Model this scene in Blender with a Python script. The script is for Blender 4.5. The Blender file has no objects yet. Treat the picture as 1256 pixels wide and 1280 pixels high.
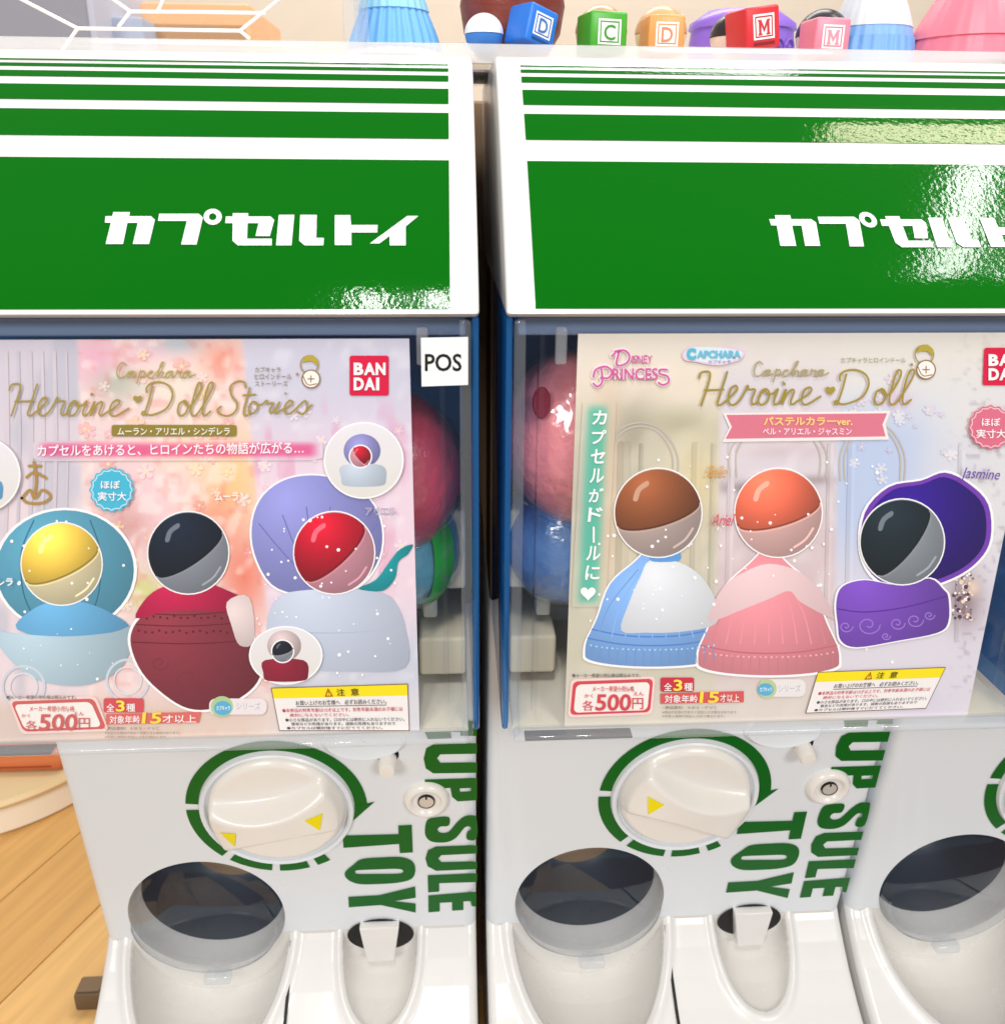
import bpy, bmesh, math, random
import numpy as np
from mathutils import Vector, Matrix, geometry, noise as mnoise

random.seed(4)
SC = bpy.context.scene
COL = SC.collection
S = 0.30            # one machine pitch in metres; shapes below are written in pitches
Z0 = 0.80           # height of the lid's lower lip above the floor

# ------------------------------------------------------------------ camera
CAM = np.array([-0.05689, -1.26855, 0.19898])
YAW, PITCH, ROLL, F, PY = 0.057224, 0.31565, 0.007693, 1080.84, 561.0
fwd = np.array([math.sin(YAW)*math.cos(PITCH), math.cos(YAW)*math.cos(PITCH), -math.sin(PITCH)])
rgt = np.array([math.cos(YAW), -math.sin(YAW), 0.0])
upv = np.cross(rgt, fwd)
R_ = rgt*math.cos(ROLL)+upv*math.sin(ROLL)
U_ = -rgt*math.sin(ROLL)+upv*math.cos(ROLL)
cam_d = bpy.data.cameras.new('camera')
cam = bpy.data.objects.new('camera', cam_d); COL.objects.link(cam)
m = Matrix.Identity(4)
for i in range(3):
    m[i][0], m[i][1], m[i][2] = R_[i], U_[i], -fwd[i]
m[0][3], m[1][3], m[2][3] = CAM[0]*S, CAM[1]*S, CAM[2]*S+Z0
cam.matrix_world = m
cam_d.sensor_fit = 'HORIZONTAL'; cam_d.sensor_width = 36
cam_d.lens = F/1256*36
cam_d.shift_y = -(640-PY)/1256
cam_d.clip_start = 0.01; cam_d.clip_end = 100
cam_d.dof.use_dof = True; cam_d.dof.focus_distance = 0.50; cam_d.dof.aperture_fstop = 15
SC.camera = cam

# ------------------------------------------------------------------ light
world = bpy.data.worlds.new('World'); SC.world = world; world.use_nodes = True
bg = world.node_tree.nodes['Background']
bg.inputs[0].default_value = (1.0, 0.985, 0.97, 1); bg.inputs[1].default_value = 0.42
def area(name, x, y, z, sx, sy, power, col=(1, .985, .965), tgt=None):
    l = bpy.data.lights.new(name, 'AREA'); l.shape = 'RECTANGLE'; l.size = sx; l.size_y = sy
    l.energy = power; l.color = col
    o = bpy.data.objects.new(name, l); COL.objects.link(o); o.location = (x, y, z)
    if tgt is not None:
        o.rotation_euler = (Vector(tgt)-Vector((x, y, z))).to_track_quat('-Z', 'Y').to_euler()
    return o
CE = 2.55
area('ceiling_tube', -0.235, -1.02, CE, 0.05, 0.62, 11.0)
area('ceiling_tube', -0.055, -1.02, CE, 0.05, 0.62, 11.0)
area('ceiling_tube', 1.24, -0.22, CE, 0.09, 0.6, 7.5)
area('ceiling_tube', 1.46, -0.22, CE, 0.09, 0.6, 7.5)
area('fill_panel', -1.6, -3.0, CE, 1.1, 0.9, 62, tgt=(-.2, 0, .6))  # added fill behind the camera, brightens posters and upright fronts
area('fill_panel', 1.6, -3.2, CE, 1.1, 0.9, 62, tgt=(.2, 0, .6))  # second added fill, same purpose
area('fill_panel', 0.1, 1.5, CE, 1.8, 0.5, 34, tgt=(0, 1.3, .6))  # added back light for the background behind the tray
area('ceiling_spot', 1.12, 0.20, CE, 0.50, 0.10, 4.0, col=(1, .86, .62))
SC.view_settings.view_transform = 'Standard'; SC.view_settings.look = 'None'
SC.view_settings.gamma = 1; SC.view_settings.use_curve_mapping = False
SC.view_settings.exposure = -0.08
SC.render.engine = 'CYCLES'
SC.cycles.max_bounces = 7; SC.cycles.diffuse_bounces = 4; SC.cycles.glossy_bounces = 4; SC.cycles.transparent_max_bounces = 16

# ------------------------------------------------------------------ helpers
def lin(c):
    c = np.asarray(c, float)/255.0
    return np.where(c <= .04045, c/12.92, ((c+.055)/1.055)**2.4)
def W(p): return (p[0]*S, p[1]*S, p[2]*S+Z0)
def ray(px, py): return fwd+R_*((px-628)/F)-U_*((py-PY)/F)
def at_y(px, py, Y):
    r = ray(px, py); return CAM+r*((Y-CAM[1])/r[1])
def at_z(px, py, Z):
    r = ray(px, py); return CAM+r*((Z-CAM[2])/r[2])

_mats = {}
def mat(name, col=None, rough=.4, spec=.5, metal=0, bump=0, bscale=80, coat=0, vcol=False, trans=0, noise=0, sheen=0):
    if name in _mats: return _mats[name]
    m = bpy.data.materials.new(name); m.use_nodes = True
    nt = m.node_tree; b = nt.nodes['Principled BSDF']; L = nt.links
    b.inputs['Roughness'].default_value = rough
    b.inputs['Specular IOR Level'].default_value = spec
    b.inputs['Metallic'].default_value = metal
    b.inputs['Coat Weight'].default_value = coat
    b.inputs['Coat Roughness'].default_value = .05
    if vcol:
        a = nt.nodes.new('ShaderNodeVertexColor'); a.layer_name = 'print'
        L.new(a.outputs['Color'], b.inputs['Base Color'])
    else:
        c = lin(col); b.inputs['Base Color'].default_value = (*c, 1)
        if noise:
            tc = nt.nodes.new('ShaderNodeTexCoord'); n = nt.nodes.new('ShaderNodeTexNoise')
            n.inputs['Scale'].default_value = 14; n.inputs['Detail'].default_value = 6
            mp = nt.nodes.new('ShaderNodeMapRange')
            mp.inputs['To Min'].default_value = 1-noise; mp.inputs['To Max'].default_value = 1+noise*.4
            mx = nt.nodes.new('ShaderNodeVectorMath'); mx.operation = 'SCALE'
            mx.inputs[0].default_value = tuple(c)
            L.new(tc.outputs['Object'], n.inputs['Vector']); L.new(n.outputs['Fac'], mp.inputs['Value'])
            L.new(mp.outputs[0], mx.inputs['Scale']); L.new(mx.outputs[0], b.inputs['Base Color'])
            mr = nt.nodes.new('ShaderNodeMapRange'); mr.inputs['To Min'].default_value = max(.02, rough-.08); mr.inputs['To Max'].default_value = rough+.1
            n2 = nt.nodes.new('ShaderNodeTexNoise'); n2.inputs['Scale'].default_value = 40; n2.inputs['Detail'].default_value = 8
            L.new(tc.outputs['Object'], n2.inputs['Vector']); L.new(n2.outputs['Fac'], mr.inputs['Value']); L.new(mr.outputs[0], b.inputs['Roughness'])
    if bump:
        tc = nt.nodes.new('ShaderNodeTexCoord'); n = nt.nodes.new('ShaderNodeTexNoise')
        n.inputs['Scale'].default_value = bscale; n.inputs['Detail'].default_value = 2
        bp = nt.nodes.new('ShaderNodeBump'); bp.inputs['Strength'].default_value = bump; bp.inputs['Distance'].default_value = .002
        L.new(tc.outputs['Object'], n.inputs['Vector']); L.new(n.outputs['Fac'], bp.inputs['Height']); L.new(bp.outputs[0], b.inputs['Normal'])
        if coat: L.new(bp.outputs[0], b.inputs['Coat Normal'])
    _mats[name] = m
    return m
def clear(name, tint=(1, 1, 1), ior=1.45, rough=.02, body=0, bodycol=(1, 1, 1)):
    """clear sheet plastic: transmitted light tinted, Fresnel reflection, optional milky body"""
    if name in _mats: return _mats[name]
    m = bpy.data.materials.new(name); m.use_nodes = True
    nt = m.node_tree; L = nt.links; nt.nodes.remove(nt.nodes['Principled BSDF'])
    out = nt.nodes['Material Output']
    t = nt.nodes.new('ShaderNodeBsdfTransparent'); t.inputs[0].default_value = (*tint, 1)
    g = nt.nodes.new('ShaderNodeBsdfGlossy'); g.inputs['Roughness'].default_value = rough
    fr = nt.nodes.new('ShaderNodeFresnel'); fr.inputs['IOR'].default_value = ior
    mx = nt.nodes.new('ShaderNodeMixShader')
    ge = nt.nodes.new('ShaderNodeNewGeometry'); iv = nt.nodes.new('ShaderNodeMath'); iv.operation = 'MULTIPLY_ADD'
    iv.inputs[1].default_value = -1; iv.inputs[2].default_value = 1; mu = nt.nodes.new('ShaderNodeMath'); mu.operation = 'MULTIPLY'
    L.new(ge.outputs['Backfacing'], iv.inputs[0]); L.new(iv.outputs[0], mu.inputs[0]); L.new(fr.outputs[0], mu.inputs[1]); L.new(mu.outputs[0], mx.inputs[0])
    src = t.outputs[0]
    if body:
        d = nt.nodes.new('ShaderNodeBsdfDiffuse'); d.inputs[0].default_value = (*bodycol, 1)
        m2 = nt.nodes.new('ShaderNodeMixShader'); m2.inputs[0].default_value = body
        L.new(t.outputs[0], m2.inputs[1]); L.new(d.outputs[0], m2.inputs[2]); src = m2.outputs[0]
    L.new(src, mx.inputs[1]); L.new(g.outputs[0], mx.inputs[2]); L.new(mx.outputs[0], out.inputs[0])
    _mats[name] = m
    return m

def obj(name, me, material, parent=None):
    o = bpy.data.objects.new(name, me); COL.objects.link(o)
    if material is not None and not me.materials: me.materials.append(material)
    if parent is not None:
        o.parent = parent
    return o
def tag(o, label, cat=None, group=None):
    o['label'] = label
    if cat: o['category'] = cat
    if group: o['group'] = group
    return o
def thing(name, loc, label, cat, group=None):
    o = bpy.data.objects.new(name, None); COL.objects.link(o); o.location = loc
    o.empty_display_size = .02
    return tag(o, label, cat, group)
def mesh(verts, faces, smooth=False, ang=None):
    me = bpy.data.meshes.new('shape'); me.from_pydata([tuple(map(float, v)) for v in verts], [], faces); me.update()
    if smooth:
        me.polygons.foreach_set('use_smooth', [True]*len(me.polygons))
        if ang: me.set_sharp_from_angle(angle=math.radians(ang))
    return me
def local(verts, root):
    l = root.location if root is not None else Vector((0, 0, 0))
    return [(v[0]-l[0], v[1]-l[1], v[2]-l[2]) for v in verts]
def grid_mesh(P, smooth=True, closed_u=False, closed_v=False):
    """P[i][j] -> quads"""
    n, k = len(P), len(P[0]); vs = [p for r in P for p in r]; fs = []
    for i in range(n if closed_u else n-1):
        for j in range(k if closed_v else k-1):
            a, b = i, (i+1) % n; c, d = j, (j+1) % k
            fs.append((a*k+c, b*k+c, b*k+d, a*k+d))
    return vs, fs
def bm_mesh(bm, smooth=True, ang=35):
    bmesh.ops.recalc_face_normals(bm, faces=bm.faces)
    me = bpy.data.meshes.new('shape'); bm.to_mesh(me); bm.free()
    if smooth:
        me.polygons.foreach_set('use_smooth', [True]*len(me.polygons)); me.set_sharp_from_angle(angle=math.radians(ang))
    return me
def box(x0, x1, y0, y1, z0, z1, bev=0, seg=3):
    """a bevelled box in metres"""
    bm = bmesh.new(); bmesh.ops.create_cube(bm, size=1)
    bmesh.ops.scale(bm, vec=(x1-x0, y1-y0, z1-z0), verts=bm.verts)
    bmesh.ops.translate(bm, vec=((x0+x1)/2, (y0+y1)/2, (z0+z1)/2), verts=bm.verts)
    if bev: bmesh.ops.bevel(bm, geom=list(bm.edges), offset=bev, segments=seg, profile=.5, affect='EDGES')
    return bm_mesh(bm)
def pbox(root, x0, x1, y0, y1, z0, z1, bev=0, seg=3):
    """box in pitches (x relative to root's machine centre)"""
    me = box(x0*S, x1*S, y0*S, y1*S, z0*S+Z0, z1*S+Z0, bev*S, seg)
    return me
def extrude_profile(prof, x0, x1, bev=0, seg=4):
    """closed (y,z) outline in pitches swept along x; end edges rounded"""
    bm = bmesh.new()
    a = [bm.verts.new((x0*S, y*S, z*S+Z0)) for y, z in prof]
    b = [bm.verts.new((x1*S, y*S, z*S+Z0)) for y, z in prof]
    n = len(prof)
    bm.faces.new(a); bm.faces.new(b[::-1])
    for i in range(n): bm.faces.new((a[i], b[i], b[(i+1) % n], a[(i+1) % n]))
    bmesh.ops.recalc_face_normals(bm, faces=bm.faces)
    if bev:
        caps = [f for f in bm.faces if len(f.verts) == n and n > 4 or abs(f.normal.x) > .9]
        ed = list({e for f in caps for e in f.edges})
        bmesh.ops.bevel(bm, geom=ed, offset=bev*S, segments=seg, profile=.5, affect='EDGES', clamp_overlap=True)
    return bm_mesh(bm, ang=40)
def lathe(prof, n=48, rfun=None):
    """(r,z) outline spun round z, metres"""
    P = []
    for r, z in prof:
        row = []
        for i in range(n):
            a = 2*math.pi*i/n; rr = r*(rfun(a, z) if rfun else 1)
            row.append((rr*math.cos(a), rr*math.sin(a), z))
        P.append(row)
    vs, fs = grid_mesh(P, closed_v=True)
    k = len(vs); vs.append((0, 0, prof[0][1])); vs.append((0, 0, prof[-1][1]))
    for i in range(n):
        fs.append((k, (i+1) % n, i)); o = (len(prof)-1)*n; fs.append((k+1, o+i, o+(i+1) % n))
    bm = bmesh.new(); me = mesh(vs, fs); bm.from_mesh(me); bpy.data.meshes.remove(me)
    return bm_mesh(bm, ang=50)
def tube(pts, r, n=8):
    pts = [Vector(p) for p in pts]; P = []
    for i, p in enumerate(pts):
        d = (pts[min(i+1, len(pts)-1)]-pts[max(i-1, 0)]).normalized()
        s = d.cross(Vector((0, 0, 1)))
        if s.length < .05: s = d.cross(Vector((0, 1, 0)))
        s.normalize(); t = d.cross(s)
        P.append([tuple(p+(s*math.cos(2*math.pi*k/n)+t*math.sin(2*math.pi*k/n))*r) for k in range(n)])
    vs, fs = grid_mesh(P, closed_v=True)
    fs.append(tuple(range(n))[::-1]); fs.append(tuple(range(len(vs)-n, len(vs))))
    return mesh(vs, fs, True, 50)

# ---- flat print: shapes given in picture coordinates are laid on the real surface they are printed on
POST_Y = 0.0286
TILT, YR, RZ, RX, RR = 0.12759, 0.48026, -1.28404, 0.00367, 0.21642
TT = math.tan(TILT)
BN = np.array([0, -math.cos(TILT), -math.sin(TILT)])   # outward normal of the body panel
LID = [(0, 0), (.012, .017), (.036, .047), (.0707, .0858), (.105, .122), (.14, .158), (.18, .199), (.2182, .2365), (.255, .272), (.29, .304), (.32, .330), (.345, .350), (.37, .367), (.40, .381), (.44, .389)]
def on_poster(px, py, off=0):
    p = at_y(px, py, POST_Y); return p+np.array([0, -off, 0])
def on_body(px, py, off=0):
    r = ray(px, py)                    # y + z*TT = YR + RZ*TT
    t = (YR+RZ*TT-CAM[1]-CAM[2]*TT)/(r[1]+r[2]*TT)
    return CAM+r*t+BN*off
def lid_s(px, py):
    """arc parameter of the lid outline met by a sight line"""
    r = ray(px, py); best = None
    for i in range(len(LID)-1):
        (y0, z0), (y1, z1) = LID[i], LID[i+1]
        # CAM + t r = p0 + k d
        A = np.array([[r[1], -(y1-y0)], [r[2], -(z1-z0)]]); b = np.array([y0-CAM[1], z0-CAM[2]])
        if abs(np.linalg.det(A)) < 1e-9: continue
        t, k = np.linalg.solve(A, b)
        if -.001 <= k <= 1.001 and (best is None or t < best[1]): best = (i+k, t)
    if best is None:                   # above the brow of the lid, or below its lip
        el = [(z-CAM[2])/(y-CAM[1]) for y, z in LID]
        i = int(np.argmax(el)) if r[2]/r[1] > el[3] else 0
        best = (float(min(i, len(LID)-1)), (LID[i][0]-CAM[1])/r[1])
    return best
def lid_pt(s, off=0):
    i = min(int(s), len(LID)-2); k = s-i
    p = np.array(LID[i])*(1-k)+np.array(LID[i+1])*k
    def nrm(i):
        i = max(0, min(len(LID)-2, i)); d = np.array(LID[i+1])-np.array(LID[i]); d /= np.linalg.norm(d); return np.array([-d[1], d[0]])
    n = nrm(i)*(1-abs(k-.5))+nrm(i+1 if k > .5 else i-1)*abs(k-.5); n /= np.linalg.norm(n)
    return p+n*off
def on_lid(px, py, off=0):
    b = lid_s(px, py); r = ray(px, py)
    p = CAM+r*b[1]; q = lid_pt(b[0], off)
    return np.array([p[0], q[0], q[1]])

def inside(P, loops):
    c = np.zeros(len(P), bool)
    for L in loops:
        L = np.asarray(L, float); n = len(L)
        for i in range(n):
            (x1, y1), (x2, y2) = L[i], L[(i+1) % n]
            if y1 == y2: continue
            hit = ((y1 > P[:, 1]) != (y2 > P[:, 1])) & (P[:, 0] < (x2-x1)*(P[:, 1]-y1)/(y2-y1)+x1)
            c ^= hit
    return c
def fill(loops, step=None):
    """triangulate outline(s) with holes, optional inner points for bending or shading"""
    vs = []; es = []
    for L in loops:
        k = len(vs); vs += [Vector((float(a), float(b))) for a, b in L]
        es += [(k+i, k+(i+1) % len(L)) for i in range(len(L))]
    if step:
        A = np.array([tuple(v) for v in vs]); lo, hi = A.min(0), A.max(0)
        gx, gy = np.meshgrid(np.arange(lo[0]+step/2, hi[0], step), np.arange(lo[1]+step/2, hi[1], step))
        G = np.stack([gx.ravel(), gy.ravel()], 1); G = G[inside(G, loops)]
        # keep clear of the outline
        vs += [Vector(g) for g in G.tolist()]
    r = geometry.delaunay_2d_cdt(vs, es, [], 0, 1e-4)
    V = np.array([tuple(v) for v in r[0]]); T = [tuple(f) for f in r[2]]
    if not T: return V, []
    C = np.array([V[list(t)].mean(0) for t in T]); k = inside(C, loops)
    return V, [t for t, ok in zip(T, k) if ok]
PRINT = mat('printed_paper', rough=.45, spec=.3, vcol=True)
class Ink:
    """collects coloured flat pieces lying on one surface into one printed part"""
    def __init__(s, surf, layer): s.surf = surf; Ink.count = getattr(Ink, 'count', 0)+1; s.off = .0009*layer+1.3e-5*(Ink.count % 60); s.v = []; s.f = []; s.c = []; s.n = 0
    def add(s, V, T, col, ramp=0):
        k = len(s.v); s.n += 1; off = s.off+3e-6*(s.n % 60)
        for i, p in enumerate(V): s.v.append(W(s.surf(p[0], p[1], off+ramp*i/len(V))))
        s.f += [tuple(i+k for i in t) for t in T]
        if callable(col): C = col(np.asarray(V)[:, 0], np.asarray(V)[:, 1])
        else: C = np.tile(np.asarray(col, float), (len(V), 1))
        s.c += C.tolist()
    def poly(s, loops, col, step=None):
        if not isinstance(loops[0][0], (tuple, list, np.ndarray)): loops = [loops]
        V, T = fill(loops, step)
        if T: s.add(V, T, col)
    def ell(s, cx, cy, rx, ry, col, step=None, n=40): s.poly(ellipse(cx, cy, rx, ry, n), col, step)
    def stroke(s, pts, w, col, smooth=True, closed=False, ramp=0):
        V, T = ribbon(pts, w, smooth, closed); s.add(V, T, col, ramp)
    def text(s, body, x0, y0, x1, y1, col, bold=0, shear=0, skew=0):
        V, T = text_shape(body, bold)
        V = V.copy(); lo, hi = V.min(0), V.max(0)
        u = (V[:, 0]-lo[0])/(hi[0]-lo[0]); v = (V[:, 1]-lo[1])/(hi[1]-lo[1])
        X = x0+u*(x1-x0)+shear*v*(y1-y0); Y = y1-v*(y1-y0)+skew*u*(x1-x0)
        s.add(np.stack([X, Y], 1), T, col)
    def make(s, name, parent, material=None):
        me = mesh(local(s.v, parent_root(parent)), s.f)
        a = me.color_attributes.new('print', 'FLOAT_COLOR', 'POINT')
        L = lin(np.clip(np.array(s.c), 0, 255)); a.data.foreach_set('color', np.hstack([L, np.ones((len(L), 1))]).ravel())
        # faces toward the viewer
        return obj(name, me, material or PRINT, parent)
def parent_root(o):
    while o is not None and o.parent is not None: o = o.parent
    return o
_tx = {}
def text_shape(body, bold):
    k = (body, bold)
    if k not in _tx:
        c = bpy.data.curves.new('t', 'FONT'); c.body = body; c.offset = bold; c.resolution_u = 3
        o = bpy.data.objects.new('t', c); COL.objects.link(o)
        dg = bpy.context.evaluated_depsgraph_get(); me = bpy.data.meshes.new_from_object(o.evaluated_get(dg))
        _tx[k] = (np.array([v.co[:2] for v in me.vertices]), [tuple(p.vertices) for p in me.polygons])
        bpy.data.objects.remove(o); bpy.data.curves.remove(c); bpy.data.meshes.remove(me)
    return _tx[k]
def ellipse(cx, cy, rx, ry, n=40, a0=0): return [(cx+rx*math.cos(2*math.pi*i/n+a0), cy+ry*math.sin(2*math.pi*i/n+a0)) for i in range(n)]
def rrect(x0, y0, x1, y1, r, n=5):
    o = []
    for cx, cy, a in ((x1-r, y0+r, -90), (x1-r, y1-r, 0), (x0+r, y1-r, 90), (x0+r, y0+r, 180)):
        for i in range(n+1): t = math.radians(a+90*i/n); o.append((cx+r*math.cos(t), cy+r*math.sin(t)))
    return o
def spline(pts, closed=False, k=6):
    P = [np.array(p, float) for p in pts]; n = len(P); out = []
    for i in range(n if closed else n-1):
        p1, p2 = P[i], P[(i+1) % n]
        p0 = P[i-1] if (i > 0 or closed) else p1; p3 = P[(i+2) % n] if (i+2 < n or closed) else p2
        for j in range(k):
            t = j/k; out.append(.5*((2*p1)+(-p0+p2)*t+(2*p0-5*p1+4*p2-p3)*t*t+(-p0+3*p1-3*p2+p3)*t**3))
    if not closed: out.append(P[-1])
    return [tuple(p) for p in out]
def ribbon(pts, w, smooth=True, closed=False):
    if smooth: pts = spline(pts, closed)
    P = np.array(pts, float); n = len(P)
    if closed: P = np.vstack([P, P[:1]]); n += 1
    d = np.gradient(P, axis=0) if n > 2 else np.tile(P[1]-P[0], (2, 1))
    if closed: d[0] = d[-1] = P[1]-P[-2]
    d /= np.linalg.norm(d, axis=1)[:, None]+1e-9
    N = np.stack([-d[:, 1], d[:, 0]], 1); h = w/2
    V = []; T = []
    for i in range(n): V += [P[i]+N[i]*h, P[i]-N[i]*h]
    for i in range(n-1): T.append((2*i, 2*i+1, 2*i+3, 2*i+2))
    if not closed:
        for e, sg in ((0, -1), (n-1, 1)):
            k = len(V); c = P[e]
            arc = [c+N[e]*h*math.cos(a)+sg*d[e]*h*math.sin(a) for a in np.linspace(0, math.pi, 6)]
            V += arc; T.append(tuple(range(k, k+6)))
    return np.array(V), T
def zz(L, ox, oy, k): return [(ox+x/k, oy+y/k) for x, y in L]   # enlarged-view coordinates back to the picture

# ------------------------------------------------------------------ materials
WHITE = mat('white_plastic', (228, 226, 223), .20, .5, noise=.03)
PANEL = mat('satin_panel_film', (226, 231, 236), .30, .4, noise=.02)
KNOB = mat('warm_white_plastic', (240, 236, 230), .22, .5, noise=.03)
GREEN = mat('green_lid_film', (0, 99, 6), .06, .20, bump=.04, bscale=420)
DGREEN = mat('green_letter_film', (0, 98, 24), .3, .25)
WFILM = mat('white_letter_film', (245, 246, 248), .25, .4)
BLUE = mat('blue_plastic', (30, 104, 190), .25, .5)
BLUEW = clear('blue_tinted_acrylic', (.50, .74, .97), body=.42, bodycol=(.02, .19, .52), rough=.03)
RAIL = mat('grey_blue_plastic', (104, 122, 152), .2, .5)
INNER = mat('beige_inner_plastic', (240, 226, 196), .5, .3, noise=.05)
CREAM = mat('cream_bracket_plastic', (232, 224, 204), .35, .4)
DARK = mat('dark_joint_shade', (26, 24, 24), .5, .3)  # dark joint line, also the painted shade in the coin recess
BROWN = mat('brown_side_panel', (168, 138, 108), .5, .3, noise=.1)
METAL = mat('brushed_metal', (190, 190, 192), .25, .5, metal=1)
YELLOW = mat('yellow_mark_film', (244, 226, 0), .4, .3)
SCOOP = mat('scoop_shade_white', (222, 219, 214), .25, .45, noise=.03)  # white plastic greyed to put shade into the recesses
CLEAR = clear('clear_acrylic')
EDGE = clear('clear_acrylic_edge', (.93, .95, .97), body=.13, bodycol=(.88, .88, .88), rough=.05)
SMOKE = clear('smoked_clear_plastic', (.84, .86, .89), ior=1.5, rough=.02)
PAPER = mat('white_card', (243, 243, 238), .5, .3)
BLACKINK = mat('black_ink', (22, 22, 26), .5, .3)

# ------------------------------------------------------------------ setting: floor
floor = obj('floor', box(-1.6, 1.6, -.6, 2.6, -.03, -.006), mat('floor_joint', (110, 74, 40), .7, .2))
floor['kind'] = 'structure'
plank_shades = [(228, 182, 116), (214, 166, 100), (240, 198, 132), (222, 174, 108), (208, 158, 92)]
def wood(i):
    name = 'oak_plank_%d' % i
    if name in _mats: return _mats[name]
    m = mat(name, plank_shades[i], .35, .4); nt = m.node_tree; b = nt.nodes['Principled BSDF']; L = nt.links
    tc = nt.nodes.new('ShaderNodeTexCoord'); mp = nt.nodes.new('ShaderNodeMapping'); mp.inputs['Scale'].default_value = (60, 3.5, 60)
    mp.inputs['Location'].default_value = (i*3.1, i*1.7, 0)
    n = nt.nodes.new('ShaderNodeTexNoise'); n.inputs['Scale'].default_value = 1.4; n.inputs['Detail'].default_value = 7; n.inputs['Distortion'].default_value = .6
    cr = nt.nodes.new('ShaderNodeValToRGB'); c = lin(plank_shades[i])
    cr.color_ramp.elements[0].position = .3; cr.color_ramp.elements[0].color = (*(c*.86), 1)
    cr.color_ramp.elements[1].position = .72; cr.color_ramp.elements[1].color = (*np.minimum(c*1.06, 1), 1)
    L.new(tc.outputs['Object'], mp.inputs[0]); L.new(mp.outputs[0], n.inputs['Vector']); L.new(n.outputs['Fac'], cr.inputs[0]); L.new(cr.outputs[0], b.inputs['Base Color'])
    return m
PW, PL = .118, .92
plank_me = [box(-PW/2+.0008, PW/2-.0008, -PL/2+.0008, PL/2-.0008, -.012, 0, .0012, 1) for _ in range(5)]
for i in range(5): plank_me[i].materials.append(wood(i))
ang = math.radians(-24)
for a in range(-11, 6):
    for b in range(-1, 3):
        u = a*PW+.03; v = b*PL+(a*.37 % 1)*PL
        x = u*math.cos(ang)-v*math.sin(ang)-.35; y = u*math.sin(ang)+v*math.cos(ang)+.35
        if not (-1.3 < x < .75 and -.3 < y < 1.9): continue
        p = obj('plank', plank_me[(a*7+b*3) % 5], None, floor); p.location = (x, y, 0); p.rotation_euler = (0, 0, ang)

# ------------------------------------------------------------------ capsule machines
LETTER_BOX = {}
def kata():
    Z = lambda L: zz(L, 110, 230, 2.921)
    yield [Z([(66, 121), (91, 121), (95, 106), (155, 106), (152, 121), (232, 121), (246, 134), (225, 222), (166, 222), (184, 145), (146, 145), (130, 222), (67, 222), (86, 145), (64, 144)])]
    yield [Z([(262, 112), (406, 112), (421, 126), (398, 224), (342, 224), (363, 138), (258, 138)])]
    yield [Z(ellipse(457, 123, 33, 29)), Z(ellipse(457, 123, 14, 13))]
    yield [Z([(505, 122), (530, 122), (530, 110), (586, 110), (586, 122), (668, 122), (681, 135), (665, 193), (613, 193), (624, 146), (584, 146), (582, 203), (672, 203), (672, 227), (548, 227), (529, 210), (530, 146), (503, 146)])]
    yield [Z([(698, 116), (754, 116), (744, 227), (688, 227)])]
    yield [Z([(776, 116), (836, 116), (834, 200), (862, 200), (860, 227), (792, 227), (772, 210)])]
    yield [Z([(902, 117), (958, 117), (961, 153), (1058, 153), (1056, 180), (962, 180), (962, 226), (902, 226)])]
    yield [Z([(1166, 120), (1206, 120), (1160, 158), (1160, 227), (1102, 227), (1102, 192), (1064, 220), (1030, 220)])]
def side_letters():
    Z = lambda L: zz(L, 200, 880, 2.8545)
    R = 1131
    yield 'T', [Z([(850, 432), (898, 430), (902, 528), (856, 531), (853, 498), (655, 512), (652, 468), (851, 463)])]
    yield 'O', [Z(spline([(690, 572), (720, 552), (790, 546), (860, 545), (900, 560), (911, 590), (898, 622), (850, 636), (780, 641), (710, 641), (670, 625), (660, 600)], True, 4)), Z(spline([(705, 592), (770, 589), (850, 587), (868, 596), (850, 604), (770, 605), (705, 605), (697, 598)], True, 4))]
    yield 'Y', [Z([(672, 687), (782, 681), (910, 650), (912, 690), (836, 702), (912, 711), (912, 743), (788, 716), (674, 724)])]
    # C (mostly under the window), U, P, S, U, L, E
    yield 'C', [Z([(948, 60), (1128, 58), (R, 112), (1072, 112), (1072, 98), (1036, 98), (1040, 121), (956, 124), (945, 100)])]
    yield 'U', [Z([(R, 138), (R, 176), (1000, 178), (988, 192), (1000, 208), (R, 206), (R, 244), (975, 246), (948, 228), (941, 193), (950, 156), (978, 141)])]
    yield 'P', [Z([(945, 268), (R, 262), (R, 342), (1062, 346), (1042, 330), (1036, 298), (946, 302)]), Z([(1068, 300), (1110, 298), (1110, 310), (1070, 312)])]
    yield 'S', [Z(spline([(1030, 402), (1030, 432), (1000, 436), (990, 448), (1002, 458), (1030, 454), (1060, 420), (1085, 400), (1112, 396), (1129, 404), (1130, 478), (1096, 482), (1096, 456), (1110, 446), (1105, 436), (1086, 440), (1056, 476), (1020, 492), (970, 490), (948, 470), (946, 440), (954, 412), (980, 403)], True, 3))]
    yield 'U', [Z([(R, 502), (R, 532), (1004, 538), (992, 550), (1004, 563), (R, 560), (R, 588), (985, 594), (955, 578), (947, 550), (956, 520), (985, 507)])]
    yield 'L', [Z([(955, 610), (R, 602), (R, 634), (996, 638), (996, 668), (957, 671)])]
    yield 'E', [Z([(957, 682), (1128, 668), (1128, 722), (1112, 720), (1108, 702), (1082, 703), (1082, 734), (1042, 736), (1042, 706), (998, 708), (998, 739), (958, 742)])]

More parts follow.
